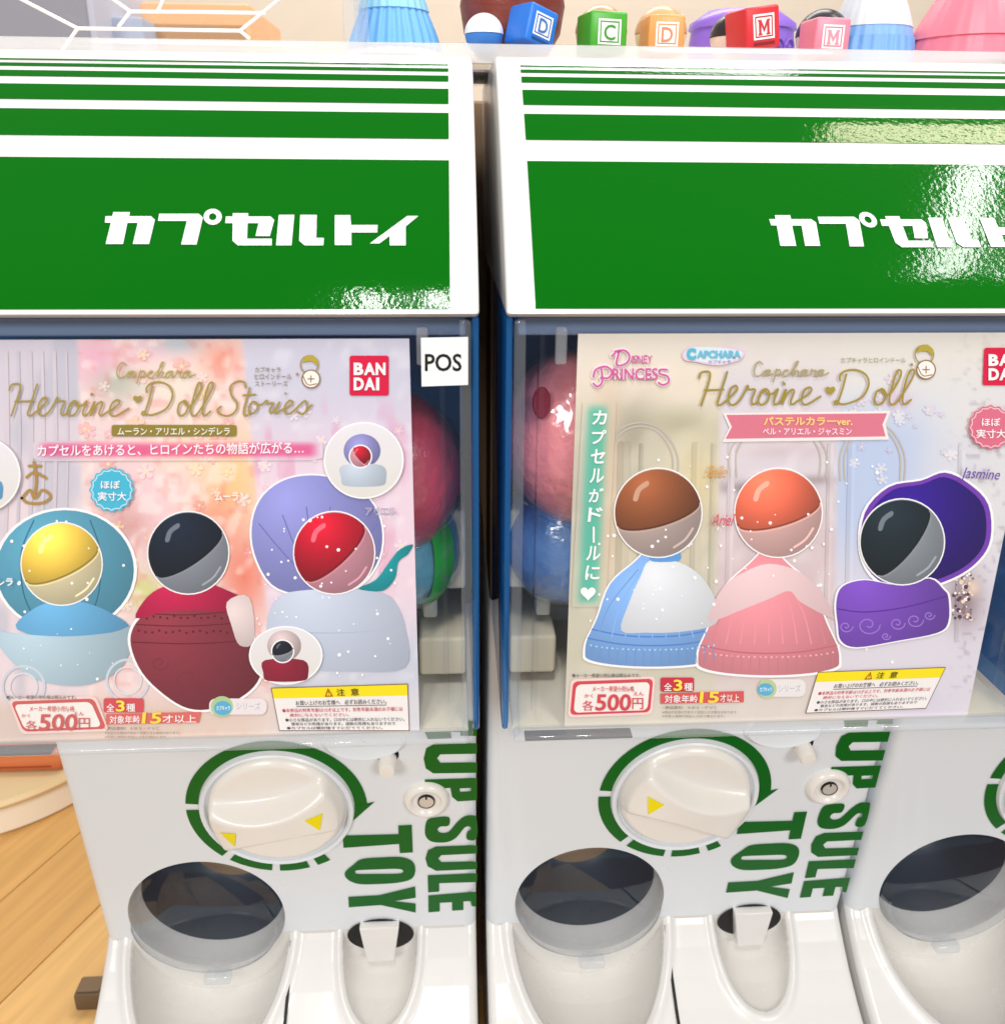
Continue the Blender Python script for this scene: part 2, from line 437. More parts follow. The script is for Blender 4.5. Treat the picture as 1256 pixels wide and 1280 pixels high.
def arc_pts():
    Zc = lambda x, y: (225+x/4.925, 910+y/4.925)
    def ang(p):
        q = on_body(*p); return math.atan2((q[2]-RZ)/math.cos(TILT), q[0]+.5-RX)
    t = 2*math.pi
    A = lambda x, y: ang(Zc(x, y)) % t
    return [(A(1085, 470), A(65, 466)), (A(65, 502), A(285, 765)), (A(330, 785), A(570, 838)), (A(615, 838), A(780, 818)), (A(822, 802), A(890, 776))]

PANEL_TOP, ZBB = -.70, -1.7306
BW, LW = .4858, .4801
def body_pt(x, z, off=0): return np.array([x, YR+(RZ-z)*TT, z])+BN*off
CHC = on_body(259, 1145); CHX, CHZ = CHC[0]+.5, CHC[2]
CHR = .199
COIN = on_body(475, 1155)[0]+.5
shared = {}
def share(key, fn):
    if key not in shared: shared[key] = fn()
    return shared[key]

def knob_h(a, b):
    R = .163; q = max(0, 1-(a/R)**2)
    b0 = .024+1.5*a*a; t = min(1, max(0, (abs(b)-b0)/.036)); g = 1-t*t*(3-2*t)
    rim = min(1, max(0, (R-math.hypot(a, b))/.018)); rim = rim*(2-rim)
    return .006+.012*rim+.058*math.sqrt(q)*g*min(1, rim*1.1)
def knob_me():
    P = []; R = .163; n = 120
    rs = list(np.linspace(0, R*.86, 40))+list(np.linspace(R*.885, R, 8))
    for r in rs:
        P.append([(r*math.cos(2*math.pi*i/n)*S, -knob_h(r*math.cos(2*math.pi*i/n), r*math.sin(2*math.pi*i/n))*S, r*math.sin(2*math.pi*i/n)*S) for i in range(n)])
    P.append([(R*math.cos(2*math.pi*i/n)*S, .01*S, R*math.sin(2*math.pi*i/n)*S) for i in range(n)])
    vs, fs = grid_mesh(P, closed_v=True)
    return mesh(vs, fs, True, 60)
def tri_me(side):
    a0 = .104*side; V = [(a0-.021, .016), (a0+.021, .016), (a0+.002, -.030)]
    P = []; n = 8; vs = []; fs = []
    A, B, C_ = [np.array(v) for v in V]
    idx = {}
    for i in range(n+1):
        for j in range(n+1-i):
            p = A+(B-A)*i/n+(C_-A)*j/n; idx[i, j] = len(vs)
            vs.append((p[0]*S, -(knob_h(p[0], p[1])+.0025)*S, p[1]*S))
    for i in range(n):
        for j in range(n-i):
            fs.append((idx[i, j], idx[i+1, j], idx[i, j+1]))
            if j < n-i-1: fs.append((idx[i+1, j], idx[i+1, j+1], idx[i, j+1]))
    return mesh(vs, fs)

RAMP = [(.575, -1.70), (.552, -1.725), (.53, -1.752), (.49, -1.79), (.44, -1.832), (.38, -1.872), (.31, -1.91), (.24, -1.948), (.185, -1.985), (.155, -2.03), (.145, -2.09), (.145, -2.30)]
def sst_(a, b, x): t = min(1, max(0, (x-a)/(b-a))); return math.sin(t*math.pi/2)
def tray_me():
    # arclength samples
    R = np.array(RAMP); seg = np.linalg.norm(np.diff(R, axis=0), axis=1); L = np.concatenate([[0], np.cumsum(seg)])
    vs_ = np.concatenate([np.linspace(0, .62, 220), np.linspace(.63, L[-1], 12)])
    r = .022
    xs = np.concatenate([np.linspace(-BW, -BW+r, 6), np.linspace(-BW+r, BW-r, 420)[1:-1], np.linspace(BW-r, BW, 6)])
    P = []; deep = []
    V0 = .035
    for v in vs_:
        y = np.interp(v, L, R[:, 0]); z = np.interp(v, L, R[:, 1])
        d = np.array([np.interp(v+.01, L, R[:, 0])-np.interp(v-.01, L, R[:, 0]), np.interp(v+.01, L, R[:, 1])-np.interp(v-.01, L, R[:, 1])]); d /= np.linalg.norm(d)+1e-9
        row = []
        for x in xs:
            h = 0
            e = BW-abs(x)
            if e < r: h -= r-math.sqrt(max(0, r*r-(r-e)**2))
            t = (v-V0)/.325
            if t < 1:
                w = CHR*1.03*math.sqrt(max(0, 1-max(0, t)**2.0)); q = abs(x-CHX)/max(w, 1e-5)
                if q < 1: h -= (.205*(1-max(0, t)**1.5)+.004)*(1-q*q)**.62
            t = (v-.03)/.245
            if t < 1:
                w = .098*math.sqrt(max(0, 1-max(0, t)**3.0)); q = abs(x-COIN)/max(w, 1e-5)
                if q < 1: h -= (.105*(1-max(0, t)**1.5)+.004)*(1-q*q)**.55
            if v < .60:
                g = math.sqrt(((x-CHX)/(CHR*1.03))**2+max(0, (v-V0)/.325)**2); h += .011*math.exp(-((g-1.075)/.06)**2)
                g = math.sqrt(((x-COIN)/.098)**2+max(0, (v-.03)/.245)**3); h += .010*math.exp(-((g-1.11)/.09)**2)
            e_ = r-math.sqrt(max(0, r*r-(r-e)**2)) if e < r else 0
            deep.append(h+e_ < -.003); row.append((x*S, (y-h*.30)*S, (z+h*.95)*S+Z0))
        P.append(row)
    vs, fs = grid_mesh(P)
    n = len(xs); m_ = len(vs_)
    # side skirts
    for col in (0, n-1):
        k = len(vs)
        for i in range(m_): x, y, z = P[i][col]; vs.append((x, 1.1*S, z))
        for i in range(m_-1): fs.append((i*n+col, (i+1)*n+col, k+i+1, k+i))
    deep += [False]*(len(vs)-len(deep))
    inn = [f for f in fs if all(deep[i] for i in f)]; out = [f for f in fs if not all(deep[i] for i in f)]
    def sub(F):
        ids = sorted({i for f in F for i in f}); mp = {a: b for b, a in enumerate(ids)}
        return mesh([vs[i] for i in ids], [tuple(mp[i] for i in f) for f in F], True, 60)
    return sub([f for f in inn if vs[f[0]][0] < (CHX+CHR+.01)*S]), sub([f for f in inn if vs[f[0]][0] >= (CHX+CHR+.01)*S]), sub(out)

def machine(M, label, knob_angle, marks, full=True, sticker=False):
    root = thing('capsule_toy_machine', (M*S, 0.16, 0), label, 'capsule machine', 'white capsule toy machines standing in a row')
    def P(name, me, material, parent=root, world=True):
        o = obj(name, me, material, parent)
        if world: o.location = (0, -.16, 0) if parent is root else (0, 0, 0)
        return o
    # ---- lid
    prof = LID+[(.62, .391), (1.1, .391), (1.1, -.012), (.004, -.012), (-.004, -.006)]
    lid = P('lid', share('lid', lambda: extrude_profile(prof, -LW, LW, .030, 5)), WHITE)
    def band(t, b):
        G = []; n = 14
        for i in range(n+1):
            s = b+(t-b)*i/n; q = lid_pt(s, .0012)
            G.append([(x*S, q[0]*S, q[1]*S+Z0) for x in (-.4375, -.4, -.2, 0, .2, .4, .4375)])
        vs, fs = grid_mesh(G); return mesh(vs, [f[::-1] for f in fs], True)
    bounds = [(198.5, 388), (138.5, 171.5), (108, 127), (91.3, 98.6), (82.2, 86.0), (77.0, 78.6)]
    for i, (t, b) in enumerate(bounds):
        o = P('green_band', share('band%d' % i, lambda: band(lid_s(300, t)[0], lid_s(300, b)[0])), GREEN, lid)
    for i, L in enumerate(kata()):
        def mk():
            V, T = fill(L, 9); vs = []
            for p in V: q = on_lid(p[0], p[1], .0026); vs.append(((q[0]+.5)*S, q[1]*S, q[2]*S+Z0))
            return mesh(vs, T)
        P('katakana_letter', share('kata%d' % i, mk), WFILM, lid).location.x = .0042 if M > 0 else 0
    # ---- body with the printed panel
    circ = [(CHX+CHR*math.cos(a), CHZ+CHR*math.sin(a)) for a in np.linspace(0, 2*math.pi, 73)[:-1]]
    def panel_part(za, zb_):
        # sheet between two heights, less the round chute opening
        r = .03; a = math.asin((ZBB-CHZ)/CHR); dx = CHR*math.cos(a)
        if za > ZBB:
            arc = [(CHX+CHR*math.cos(t), CHZ+CHR*math.sin(t)) for t in np.linspace(a, math.pi-a, 48)]
            return fill([[(-BW+r, za), (BW-r, za), (BW-r, zb_)]+arc+[(-BW+r, zb_)]])
        arc = [(CHX+CHR*math.cos(t), CHZ+CHR*math.sin(t)) for t in np.linspace(math.pi-a, 2*math.pi+a, 48)]
        return fill([[(-BW+r, za)]+arc+[(BW-r, za), (BW-r, zb_), (-BW+r, zb_)]])
    def scoop_back():
        V, T = panel_part(ZBB, ZBB-.26); return mesh([W(body_pt(x, z)) for x, z in V], T)
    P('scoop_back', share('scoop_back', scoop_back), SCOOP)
    def body():
        n = 40
        top = PANEL_TOP; r = .03
        zl = ZBB
        V, T = panel_part(top, ZBB)
        vs = [W(body_pt(x, z)) for x, z in V]; fs = list(T)
        for sg in (-1, 1):
            G = []
            cs = [(sg*(BW-r+r*math.sin(a)), r-r*math.cos(a)) for a in np.linspace(0, math.pi/2, 6)]+[(sg*BW, .66)]
            for z in (top, ZBB-.01, ZBB-.2): G.append([(x*S, (YR+(RZ-z)*TT+dy)*S, z*S+Z0) for x, dy in cs])
            v2, f2 = grid_mesh(G); k = len(vs); vs += v2; fs += [tuple(i+k for i in f) for f in f2]
        return mesh(vs, fs, True, 30)
    bd = P('body', share('body', body), PANEL)
    # recessed rim wall behind the chute opening
    def well(rings):
        G = [[W(body_pt(CHX+CHR*r*math.cos(a), CHZ+CHR*(c+r*math.sin(a)))+np.array([0, d, 0])) for a in np.linspace(0, 2*math.pi, 72)] for r, c, d in rings]
        vs, fs = grid_mesh(G); return mesh(vs, fs, True, 60)
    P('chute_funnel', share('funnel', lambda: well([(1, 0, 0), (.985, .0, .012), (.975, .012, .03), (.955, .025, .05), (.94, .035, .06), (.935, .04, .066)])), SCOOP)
    P('chute_bore', share('bore', lambda: well([(.935, .04, .066), (.92, .05, .12), (.84, .09, .24), (.5, .12, .30), (.02, .1, .31)])), mat('bore_shade_grey', (62, 74, 88), .4, .5))  # dark colour stands in for the dim opening and its reflection
    def flap():
        G = []; n = 56
        for t in np.linspace(0.02, 1, 16):
            G.append([W(body_pt(CHX+t*CHR*.985*math.cos(a), CHZ+t*CHR*.985*math.sin(a), .004+.040*(math.sqrt(max(0, 1-(t*.93)**2))-math.sqrt(1-.93**2)))) for a in np.linspace(0, 2*math.pi, n)])
        vs, fs = grid_mesh(G); return mesh(vs, fs, True, 60)
    fl = P('chute_flap', share('flap', flap), SMOKE)
    def flange():
        G = []; n = 64
        for t, o in ((.985, .004), (.94, .028), (.90, .030), (.885, .024)):
            G.append([W(body_pt(CHX+t*CHR*math.cos(a), CHZ+t*CHR*math.sin(a), o)) for a in np.linspace(math.pi*1.02, math.pi*1.98, n)])
        vs, fs = grid_mesh(G); return mesh(vs, fs, True, 60)
    P('flap_flange', share('flange', flange), EDGE, fl)
    def tab():
        p = body_pt(CHX+.012, CHZ-CHR*.97, .03)
        return box((p[0]-.035)*S, (p[0]+.035)*S, (p[1]-.022)*S, (p[1]+.012)*S, (p[2]-.014)*S+Z0, (p[2]+.012)*S+Z0, .0025)
    P('flap_tab', share('tab', tab), EDGE, fl)
    tm = share('tray', tray_me)
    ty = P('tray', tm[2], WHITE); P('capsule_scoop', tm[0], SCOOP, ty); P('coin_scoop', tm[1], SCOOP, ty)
    # dark joint between tray and coin return blocks
    def seam():
        G = []
        x0, x1 = on_body(364, 1172)[0]+.5, on_body(364, 1172)[0]+.5+.008
        for (y, z) in RAMP[2:9]: G.append([(x*S, (y-.0035)*S, (z+.0035)*S+Z0) for x in (x0, x1)])
        vs, fs = grid_mesh(G); return mesh(vs, fs)
    P('tray_joint', share('seam', seam), DARK)
    def tongue():
        p = body_pt(COIN, ZBB)
        pr = [(.0, .006), (0, -.07), (.02, -.085)]
        bm = bmesh.new(); T = []
        for wy, (dx, dz) in zip((0, 0), ((0, 0), (0, 0))): pass
        front = [(-.052, .03), (.052, .03), (.036, -.085), (-.036, -.085)]
        a = [bm.verts.new(((COIN+x)*S, (p[1]-.030+(.03-z)*.0)*S, (ZBB+z)*S+Z0)) for x, z in front]
        b = [bm.verts.new(((COIN+x)*S, (p[1]+.02)*S, (ZBB+z)*S+Z0)) for x, z in front]
        bm.faces.new(a); bm.faces.new(b[::-1])
        for i in range(4): bm.faces.new((a[i], b[i], b[(i+1) % 4], a[(i+1) % 4]))
        bmesh.ops.recalc_face_normals(bm, faces=bm.faces)
        bmesh.ops.bevel(bm, geom=list(bm.edges), offset=.0012, segments=3, profile=.5, affect='EDGES')
        return bm_mesh(bm)
    P('coin_return_tongue', share('tongue', tongue), WHITE)
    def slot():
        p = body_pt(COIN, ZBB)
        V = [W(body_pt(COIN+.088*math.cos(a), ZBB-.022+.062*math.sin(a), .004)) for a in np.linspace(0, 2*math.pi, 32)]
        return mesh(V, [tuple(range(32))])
    P('coin_shade_oval', share('slot', slot), DARK)  # flat dark oval painted in as shade beside the tongue
    # ---- dial: seat ring, green arcs, knob
    def seat():
        G = []; n = 72
        for r, o in ((.186, .0012), (.183, .010), (.176, .006), (.172, .010), (.171, -.01)):
            G.append([W(body_pt(RX, RZ)+np.array([r*math.cos(a), r*math.sin(a)*math.sin(TILT)*-1, r*math.sin(a)*math.cos(TILT)])+BN*o) for a in np.linspace(0, 2*math.pi, n)])
        vs, fs = grid_mesh(G); return mesh(vs, fs, True, 40)
    P('dial_seat', share('seat', seat), PANEL)
    for i, (a0, a1) in enumerate(arc_pts()):
        def mk():
            G = []; b1 = a1 if a1 > a0 else a1+2*math.pi
            # the long arc runs anticlockwise from the arrow over the top
            for a in np.linspace(a0, b1, 60 if i == 0 else 16):
                row = []
                for r in (.1835+.003, RR):
                    c = body_pt(RX, RZ, .002); row.append(W(c+np.array([r*math.cos(a), -r*math.sin(a)*math.sin(TILT)*1.0, r*math.sin(a)*math.cos(TILT)])))
                G.append(row)
            vs, fs = grid_mesh(G)
            if i == 0:
                k = len(vs)
                for q in ((1043, 470), (1129, 466), (1200, 450), (1025, 604), (1044, 520)):
                    p = on_body(225+q[0]/4.925, 910+q[1]/4.925, .0024); vs.append(((p[0]+.5)*S, p[1]*S, p[2]*S+Z0))
                fs.append(tuple(range(k, k+5)))
            return mesh(vs, fs)
        P('dial_arc', share('arc%d' % i, mk), DGREEN)
    kn = P('dial_knob', share('knob', knob_me), KNOB)
    c = body_pt(RX, RZ); kn.location = (c[0]*S, c[1]*S-.16, c[2]*S+Z0); kn.rotation_mode = 'QUATERNION'
    kn.rotation_quaternion = (Matrix.Rotation(TILT, 3, 'X') @ Matrix.Rotation(-math.radians(knob_angle), 3, 'Y')).to_quaternion()
    for sd in marks: P('yellow_mark', share('mark%d' % sd, lambda: tri_me(sd)), YELLOW, kn)
    # ---- lock and peg
    def onb(px, py): p = on_body(px, py); return p[0]+.5, p[2]
    kx, kz = onb(533, 998)
    def bodylathe(prof, n=40):
        me = lathe([(r*S, h*S) for r, h in prof], n)
        me.transform(Matrix.Rotation(math.radians(90)+TILT, 4, 'X')); return me
    lk = P('key_lock', share('lock', lambda: bodylathe([(.056, -.005), (.056, .004), (.050, .014), (.043, .019), (.039, .018), (.032, .008), (.018, .007)])), KNOB)
    q = body_pt(kx, kz); lk.location = (q[0]*S, q[1]*S-.16, q[2]*S+Z0)
    P('lock_ring', share('lring', lambda: bodylathe([(.0205, .004), (.0205, .0135), (.0190, .0142), (.0180, .010)])), BLACKINK, lk)
    P('lock_core', share('lcore', lambda: bodylathe([(.0178, .004), (.0178, .0130), (.003, .0134)])), mat('satin_lock_metal', (214, 210, 204), .35, .5, metal=.3), lk)
    P('lock_slot', share('lpin', lambda: box(-.0022*S, .0022*S, -.0160*S, -.0132*S, .008*S, .0205*S, .0002, 1)), BLACKINK, lk)
    gx, gz = onb(485, 948)
    pg = P('peg', share('peg', lambda: bodylathe([(.021, -.005), (.021, .038), (.017, .044), (.004, .045)])), KNOB)
    q = body_pt(gx, gz); pg.location = (q[0]*S, q[1]*S-.16, q[2]*S+Z0)
    def peghole():
        return mesh([W(body_pt(gx, gz+.012, .0012)+np.array([.026*math.cos(a), 0, .024*math.sin(a)])) for a in np.linspace(0, 2*math.pi, 28)[:-1]], [tuple(range(27))])
    P('peg_hole', share('peghole', peghole), BLACKINK)
    def notch():
        x, z = onb(455, 926)
        G = [[W(body_pt(x, z, o)+np.array([r*1.9*math.cos(a), 0, r*math.sin(a)])) for a in np.linspace(0, 2*math.pi, 40)] for r, o in ((.052, .001), (.047, .008), (.040, .004), (.002, .0035))]
        vs, fs = grid_mesh(G); return mesh(vs, fs, True, 40)
    P('finger_notch', share('notch', notch), PANEL)
    def letters(L):
        V, T = fill(L, None); vs = []
        for p in V: q = on_body(p[0], p[1], .0022); vs.append(((q[0]+.5)*S, q[1]*S, q[2]*S+Z0))
        return mesh(vs, T)
    if full:
        for i, (ch, L) in enumerate(side_letters()):
            P('side_letter', share('sl%d' % i, lambda: letters(L)), DGREEN, bd)
    else:
        pass
    # ---- window case
    zt, zb = -.014, -.742
    cs = P('window_case', share('case', lambda: pbox(None, -LW+.026, LW-.026, .006, .0135, zb+.02, zt-.002)), CLEAR)
    def sides(sg):
        pr = [(.010, zt), (.45, zt), (.45, zb), (.022, zb), (.010, zb+.03)]
        x0, x1 = sorted((sg*(LW-.011), sg*LW)); return extrude_profile(pr, x0, x1, .004, 2)
    for sg in (-1, 1):
        P('side_wall', share('side%d' % sg, lambda: sides(sg)), BLUEW)
        x0, x1 = sorted((sg*(LW-.030), sg*(LW-.0115)))
        P('clear_corner', share('corner%d' % sg, lambda: pbox(None, x0, x1, -.004, .0095, zb, zt-.002, .006, 4)), clear('clear_corner_acrylic', (.96, .98, 1), rough=.01, body=.05, bodycol=(.8, .85, .9), ior=1.6), cs)
        x0, x1 = sorted((sg*(LW-.060), sg*(LW-.052)))
        P('clear_rib', share('rib%d' % sg, lambda: pbox(None, x0, x1, .015, .05, zb+.03, zt-.02, .002)), CLEAR, cs)
    P('bottom_lip', share('lip', lambda: pbox(None, -LW+.02, LW-.02, -.002, .034, zb-.013, zb-.001, .005)), EDGE, cs)
    P('top_rail', share('rail', lambda: pbox(None, -LW+.019, LW-.019, .035, .06, -.046, -.016, .004)), RAIL)
    P('case_floor', share('cfloor', lambda: pbox(None, -LW+.019, LW-.019, .036, .46, zb-.013, zb-.006, .002)), CREAM)
    P('case_back', share('cback', lambda: pbox(None, -LW+.019, LW-.019, .43, .45, zb+.007, zt, 0)), INNER)
    P('case_ceiling', share('cceil', lambda: pbox(None, -LW+.019, LW-.019, .062, .428, -.03, -.015, 0)), mat('pale_blue_plastic', (170, 208, 236), .4, .4))
    P('blue_liner', share('liner', lambda: pbox(None, -LW+.020, LW-.020, .405, .428, -.36, -.032, .002)), mat('teal_blue_liner', (70, 150, 206), .4, .4))
    P('side_panel', share('spanel', lambda: pbox(None, -LW+.012, LW-.012, .80, 1.1, -2.6, -.02, 0)), BROWN)
    P('lip_shade_bar', share('slit', lambda: pbox(None, -.44, -.25, .010, .034, zb-.0175, zb-.0135, 0)), BLACKINK, cs)  # thin dark bar stands in for shade along the window lip
    # poster clips and dispenser brackets inside
    for sg in (-1, 1):
        x = sg*.395
        P('poster_clip', share('clip%d' % sg, lambda: pbox(None, x-.009, x+.009, .016, .030, -.088, -.03, .004)), EDGE)
        x = sg*.425
        P('dispenser_bracket', share('br%d' % sg, lambda: pbox(None, x-.035, x+.035, .20, .28, -.56, -.40, .008)), CREAM)
        P('dispenser_bracket', share('brb%d' % sg, lambda: pbox(None, sg*.392-.014, sg*.392+.014, .20, .25, -.62, -.47, .006)), CREAM)
        P('dispenser_wheel_step', share('brc%d' % sg, lambda: pbox(None, sg*.415-.045, sg*.415+.045, .16, .40, -.72, -.64, .008)), INNER)
    if sticker:
        st = Ink(lambda px, py, off: at_y(px, py, .0055)+np.array([0, -off, 0]), 0)
        o = P('sticker', mesh(local([W(at_y(a, b, -.0046)) for a, b in ((526, 422), (585, 421), (585, 481), (527, 483))], root), [(0, 1, 2, 3)]), PAPER, root, False)
        o['label'] = 'small white square sticker reading POS at the window corner'
        st.surf = lambda px, py, off: at_y(px, py, -.0052)+np.array([0, -off, 0])
        st.text('POS', 531, 442, 577, 464, (24, 24, 28), .018)
        o2 = st.make('sticker_lettering', o); o2.location = (0, 0, 0)
    return root
bb = thing('gap_board', (.3, 1.16*S, 0), 'added brown board that darkens the gap between the machines', 'board')  # added so the gap reads dark instead of open to the back
me = box(-.95*S, 2.05*S, 1.12*S, 1.16*S, 0, .36*S+Z0, .002, 1); me.transform(Matrix.Translation(-bb.location)); obj('board_face', me, BROWN, bb)
me = box(-.94*S, 2.04*S, 1.115*S, 1.1195*S, .30, .36, .001, 1); me.transform(Matrix.Translation(-bb.location)); obj('board_batten', me, BROWN, bb)
m1 = machine(-.5, 'capsule machine at left, poster with three pods and a square POS sticker on its window', 12, (1, -1), sticker=True)
m2 = machine(.5, 'capsule machine in the middle, pastel poster with ribbon banner in its window', -22, (-1,))
m3 = machine(1.492, 'capsule machine cut off at the right edge, only its lower front showing', 0, (1,))

# ------------------------------------------------------------------ posters
rng = np.random.RandomState(3)
class VNoise:
    def __init__(s, seed, n=64): s.g = np.random.RandomState(seed).rand(n, n); s.n = n
    def __call__(s, x, y):
        x = np.asarray(x, float); y = np.asarray(y, float)
        xi = np.floor(x).astype(int); yi = np.floor(y).astype(int); fx = x-xi; fy = y-yi
        fx = fx*fx*(3-2*fx); fy = fy*fy*(3-2*fy); g = lambda a, b: s.g[a % s.n, b % s.n]
        return (g(xi, yi)*(1-fx)+g(xi+1, yi)*fx)*(1-fy)+(g(xi, yi+1)*(1-fx)+g(xi+1, yi+1)*fx)*fy
def C3(*c): return np.array(c, float)
def mixc(a, b, t): t = np.clip(np.asarray(t, float), 0, 1)[..., None]; return a*(1-t)+b*t
def sst(a, b, x): t = np.clip((x-a)/(b-a), 0, 1); return t*t*(3-2*t)
def blobs(base, X, Y, L):
    for (cx, cy, rx, ry, c, k) in L:
        t = k*np.exp(-(((X-cx)/rx)**2+((Y-cy)/ry)**2)); base = mixc(base, C3(*c), t)
    return base
n1, n2, n3 = VNoise(1), VNoise(2), VNoise(5)
def bg_left(X, Y):
    A = mixc(np.tile(C3(212, 204, 216), (len(X), 1)), C3(236, 218, 222), sst(430, 700, Y))
    A = mixc(A, C3(190, 190, 204), .6*sst(.5, .8, n1(X/26, Y/60)))
    B = blobs(np.tile(C3(240, 214, 212), (len(X), 1)), X, Y, [(120, 450, 35, 30, (238, 178, 200), .9), (150, 480, 30, 20, (172, 182, 164), .8), (200, 440, 40, 20, (238, 190, 210), .8), (225, 430, 30, 12, (150, 186, 200), .7), (275, 450, 28, 26, (244, 166, 146), .95), (215, 480, 50, 40, (244, 232, 214), .8),
        (180, 620, 45, 60, (248, 208, 214), .9), (290, 600, 40, 60, (252, 206, 140), .9), (270, 660, 30, 40, (240, 150, 120), .85), (305, 720, 30, 50, (238, 128, 104), .85), (180, 740, 24, 22, (206, 214, 120), .8), (235, 560, 50, 30, (250, 226, 190), .7), (160, 660, 30, 30, (196, 128, 120), .5)])
    B = mixc(B, C3(255, 244, 236), .45*sst(.55, .85, n2(X/11+Y/40, Y/13)))
    B = mixc(B, C3(230, 120, 110), .25*sst(.62, .9, n3(X/9, Y/9)))
    D = mixc(np.tile(C3(210, 207, 224), (len(X), 1)), C3(238, 214, 226), sst(470, 620, Y))
    D = mixc(D, C3(226, 160, 190), .55*sst(.56, .85, n1(X/14+7, Y/42))*sst(480, 540, Y)*(1-sst(690, 760, Y)))
    D = mixc(D, C3(206, 208, 222), sst(730, 830, Y))
    D = mixc(D, C3(255, 255, 255), .25*sst(.5, 1., n3(X/12+Y/40, Y/13)))
    e1 = 97+(Y-425)*.03; e2 = 303+(Y-425)*.09
    C = mixc(A, B, sst(-4, 4, X-e1)); C = mixc(C, D, sst(-4, 4, X-e2))
    C = mixc(C, C3(222, 200, 184), .8*sst(858, 892, Y)*(1-sst(300, 420, X)))
    C = mixc(C, C3(226, 222, 224), .7*sst(840, 880, Y)*sst(280, 420, X))
    return C
def bg_right(X, Y):
    A = mixc(np.tile(C3(236, 222, 204), (len(X), 1)), C3(206, 200, 180), sst(470, 560, Y))
    A = blobs(A, X, Y, [(790, 540, 30, 40, (164, 158, 138), .75), (850, 530, 40, 18, (176, 170, 140), .7), (870, 600, 30, 50, (232, 212, 160), .7), (760, 620, 16, 160, (226, 196, 168), .7), (820, 700, 40, 90, (220, 204, 170), .7), (730, 640, 20, 60, (188, 186, 172), .7)])
    A = mixc(A, C3(250, 240, 220), .22*sst(.4, 1., n2(X/22+Y/60, Y/26)))
    B = mixc(np.tile(C3(222, 214, 220), (len(X), 1)), C3(216, 196, 198), sst(560, 700, Y))
    B = blobs(B, X, Y, [(945, 610, 50, 8, (140, 124, 128), .8), (980, 560, 60, 14, (206, 184, 190), .7), (1020, 600, 40, 6, (150, 130, 132), .6)])
    B = mixc(B, C3(246, 238, 240), .3*sst(.4, 1., n1(X/20+Y/50, Y/24)))
    D = mixc(np.tile(C3(226, 224, 224), (len(X), 1)), C3(190, 204, 232), sst(470, 560, Y)*(1-sst(1120, 1210, X)))
    D = mixc(D, C3(222, 216, 226), sst(620, 760, Y))
    D = blobs(D, X, Y, [(1120, 500, 20, 14, (222, 196, 214), .7), (1200, 570, 40, 30, (214, 214, 226), .6), (1205, 750, 22, 34, (130, 108, 112), .75), (1216, 735, 8, 10, (240, 214, 190), .9), (1150, 880, 40, 20, (214, 206, 222), .8), (1170, 640, 40, 60, (224, 220, 228), .5)])
    D = mixc(D, C3(150, 138, 150), .35*sst(.66, .9, n3(X/6, Y/6))*sst(1180, 1205, X))
    C = mixc(A, B, sst(-5, 5, X-(902-(Y-420)*.02))); C = mixc(C, D, sst(-6, 6, X-(1052-(Y-420)*.03)))
    C = mixc(C, C3(232, 224, 212), (1-sst(425, 500, Y))*.7)
    C = mixc(C, C3(222, 214, 202), .75*sst(820, 880, Y)*(1-sst(1030, 1130, X)))
    return C
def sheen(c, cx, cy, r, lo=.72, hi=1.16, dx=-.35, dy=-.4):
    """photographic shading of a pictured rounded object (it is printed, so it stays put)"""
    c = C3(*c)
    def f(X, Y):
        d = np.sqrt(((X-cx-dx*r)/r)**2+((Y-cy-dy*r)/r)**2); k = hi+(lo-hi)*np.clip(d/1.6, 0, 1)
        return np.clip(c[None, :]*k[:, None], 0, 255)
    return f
def grad(c0, c1, y0, y1):
    return lambda X, Y: mixc(np.tile(C3(*c0), (len(X), 1)), C3(*c1), (Y-y0)/(y1-y0))
def poster(machine_x, quad, bgf, label, layer_name):
    c = W((machine_x, POST_Y, -.75)); root = thing('display_poster', c, label, 'poster', None)
    def grid(nx, ny):
        G = []; K = []
        for i in range(ny+1):
            row = []; v = i/ny
            for j in range(nx+1):
                u = j/nx
                p = (1-v)*((1-u)*quad[0]+u*quad[1])+v*((1-u)*quad[3]+u*quad[2]); row.append(p)
            G.append(row)
        return G
    G = grid(190, 170)
    vs, fs = grid_mesh(G)
    A = np.array(vs)-CAM; zc = A@fwd
    X = 628+F*(A@R_)/zc; Y = PY-F*(A@U_)/zc
    me = mesh(local([W(p) for p in vs], root), fs)
    a = me.color_attributes.new('print', 'FLOAT_COLOR', 'POINT'); L = lin(np.clip(bgf(X, Y), 0, 255))
    a.data.foreach_set('color', np.hstack([L, np.ones((len(L), 1))]).ravel())
    o = obj('printed_sheet', me, PRINT, root)
    return root
PX1 = (-.5-.3753, -.5+.3753); PX2 = (.5-.3687, .5+.3687)
def q4(px, zt, zb): return [np.array([px[0], POST_Y, zt]), np.array([px[1], POST_Y, zt]), np.array([px[1], POST_Y, zb]), np.array([px[0], POST_Y, zb])]
PA = poster(-.5, q4(PX1, -.0486, -.7460), bg_left, 'pastel poster with gold script title and three round pods behind left window', 'a')
PB = poster(.5, q4(PX2, -.0421, -.7460), bg_right, 'pale poster with pink ribbon banner and bell-shaped capsules behind middle window', 'b')
GOLD = (164, 144, 70); GOLDP = (196, 184, 130); WH = (252, 250, 250)

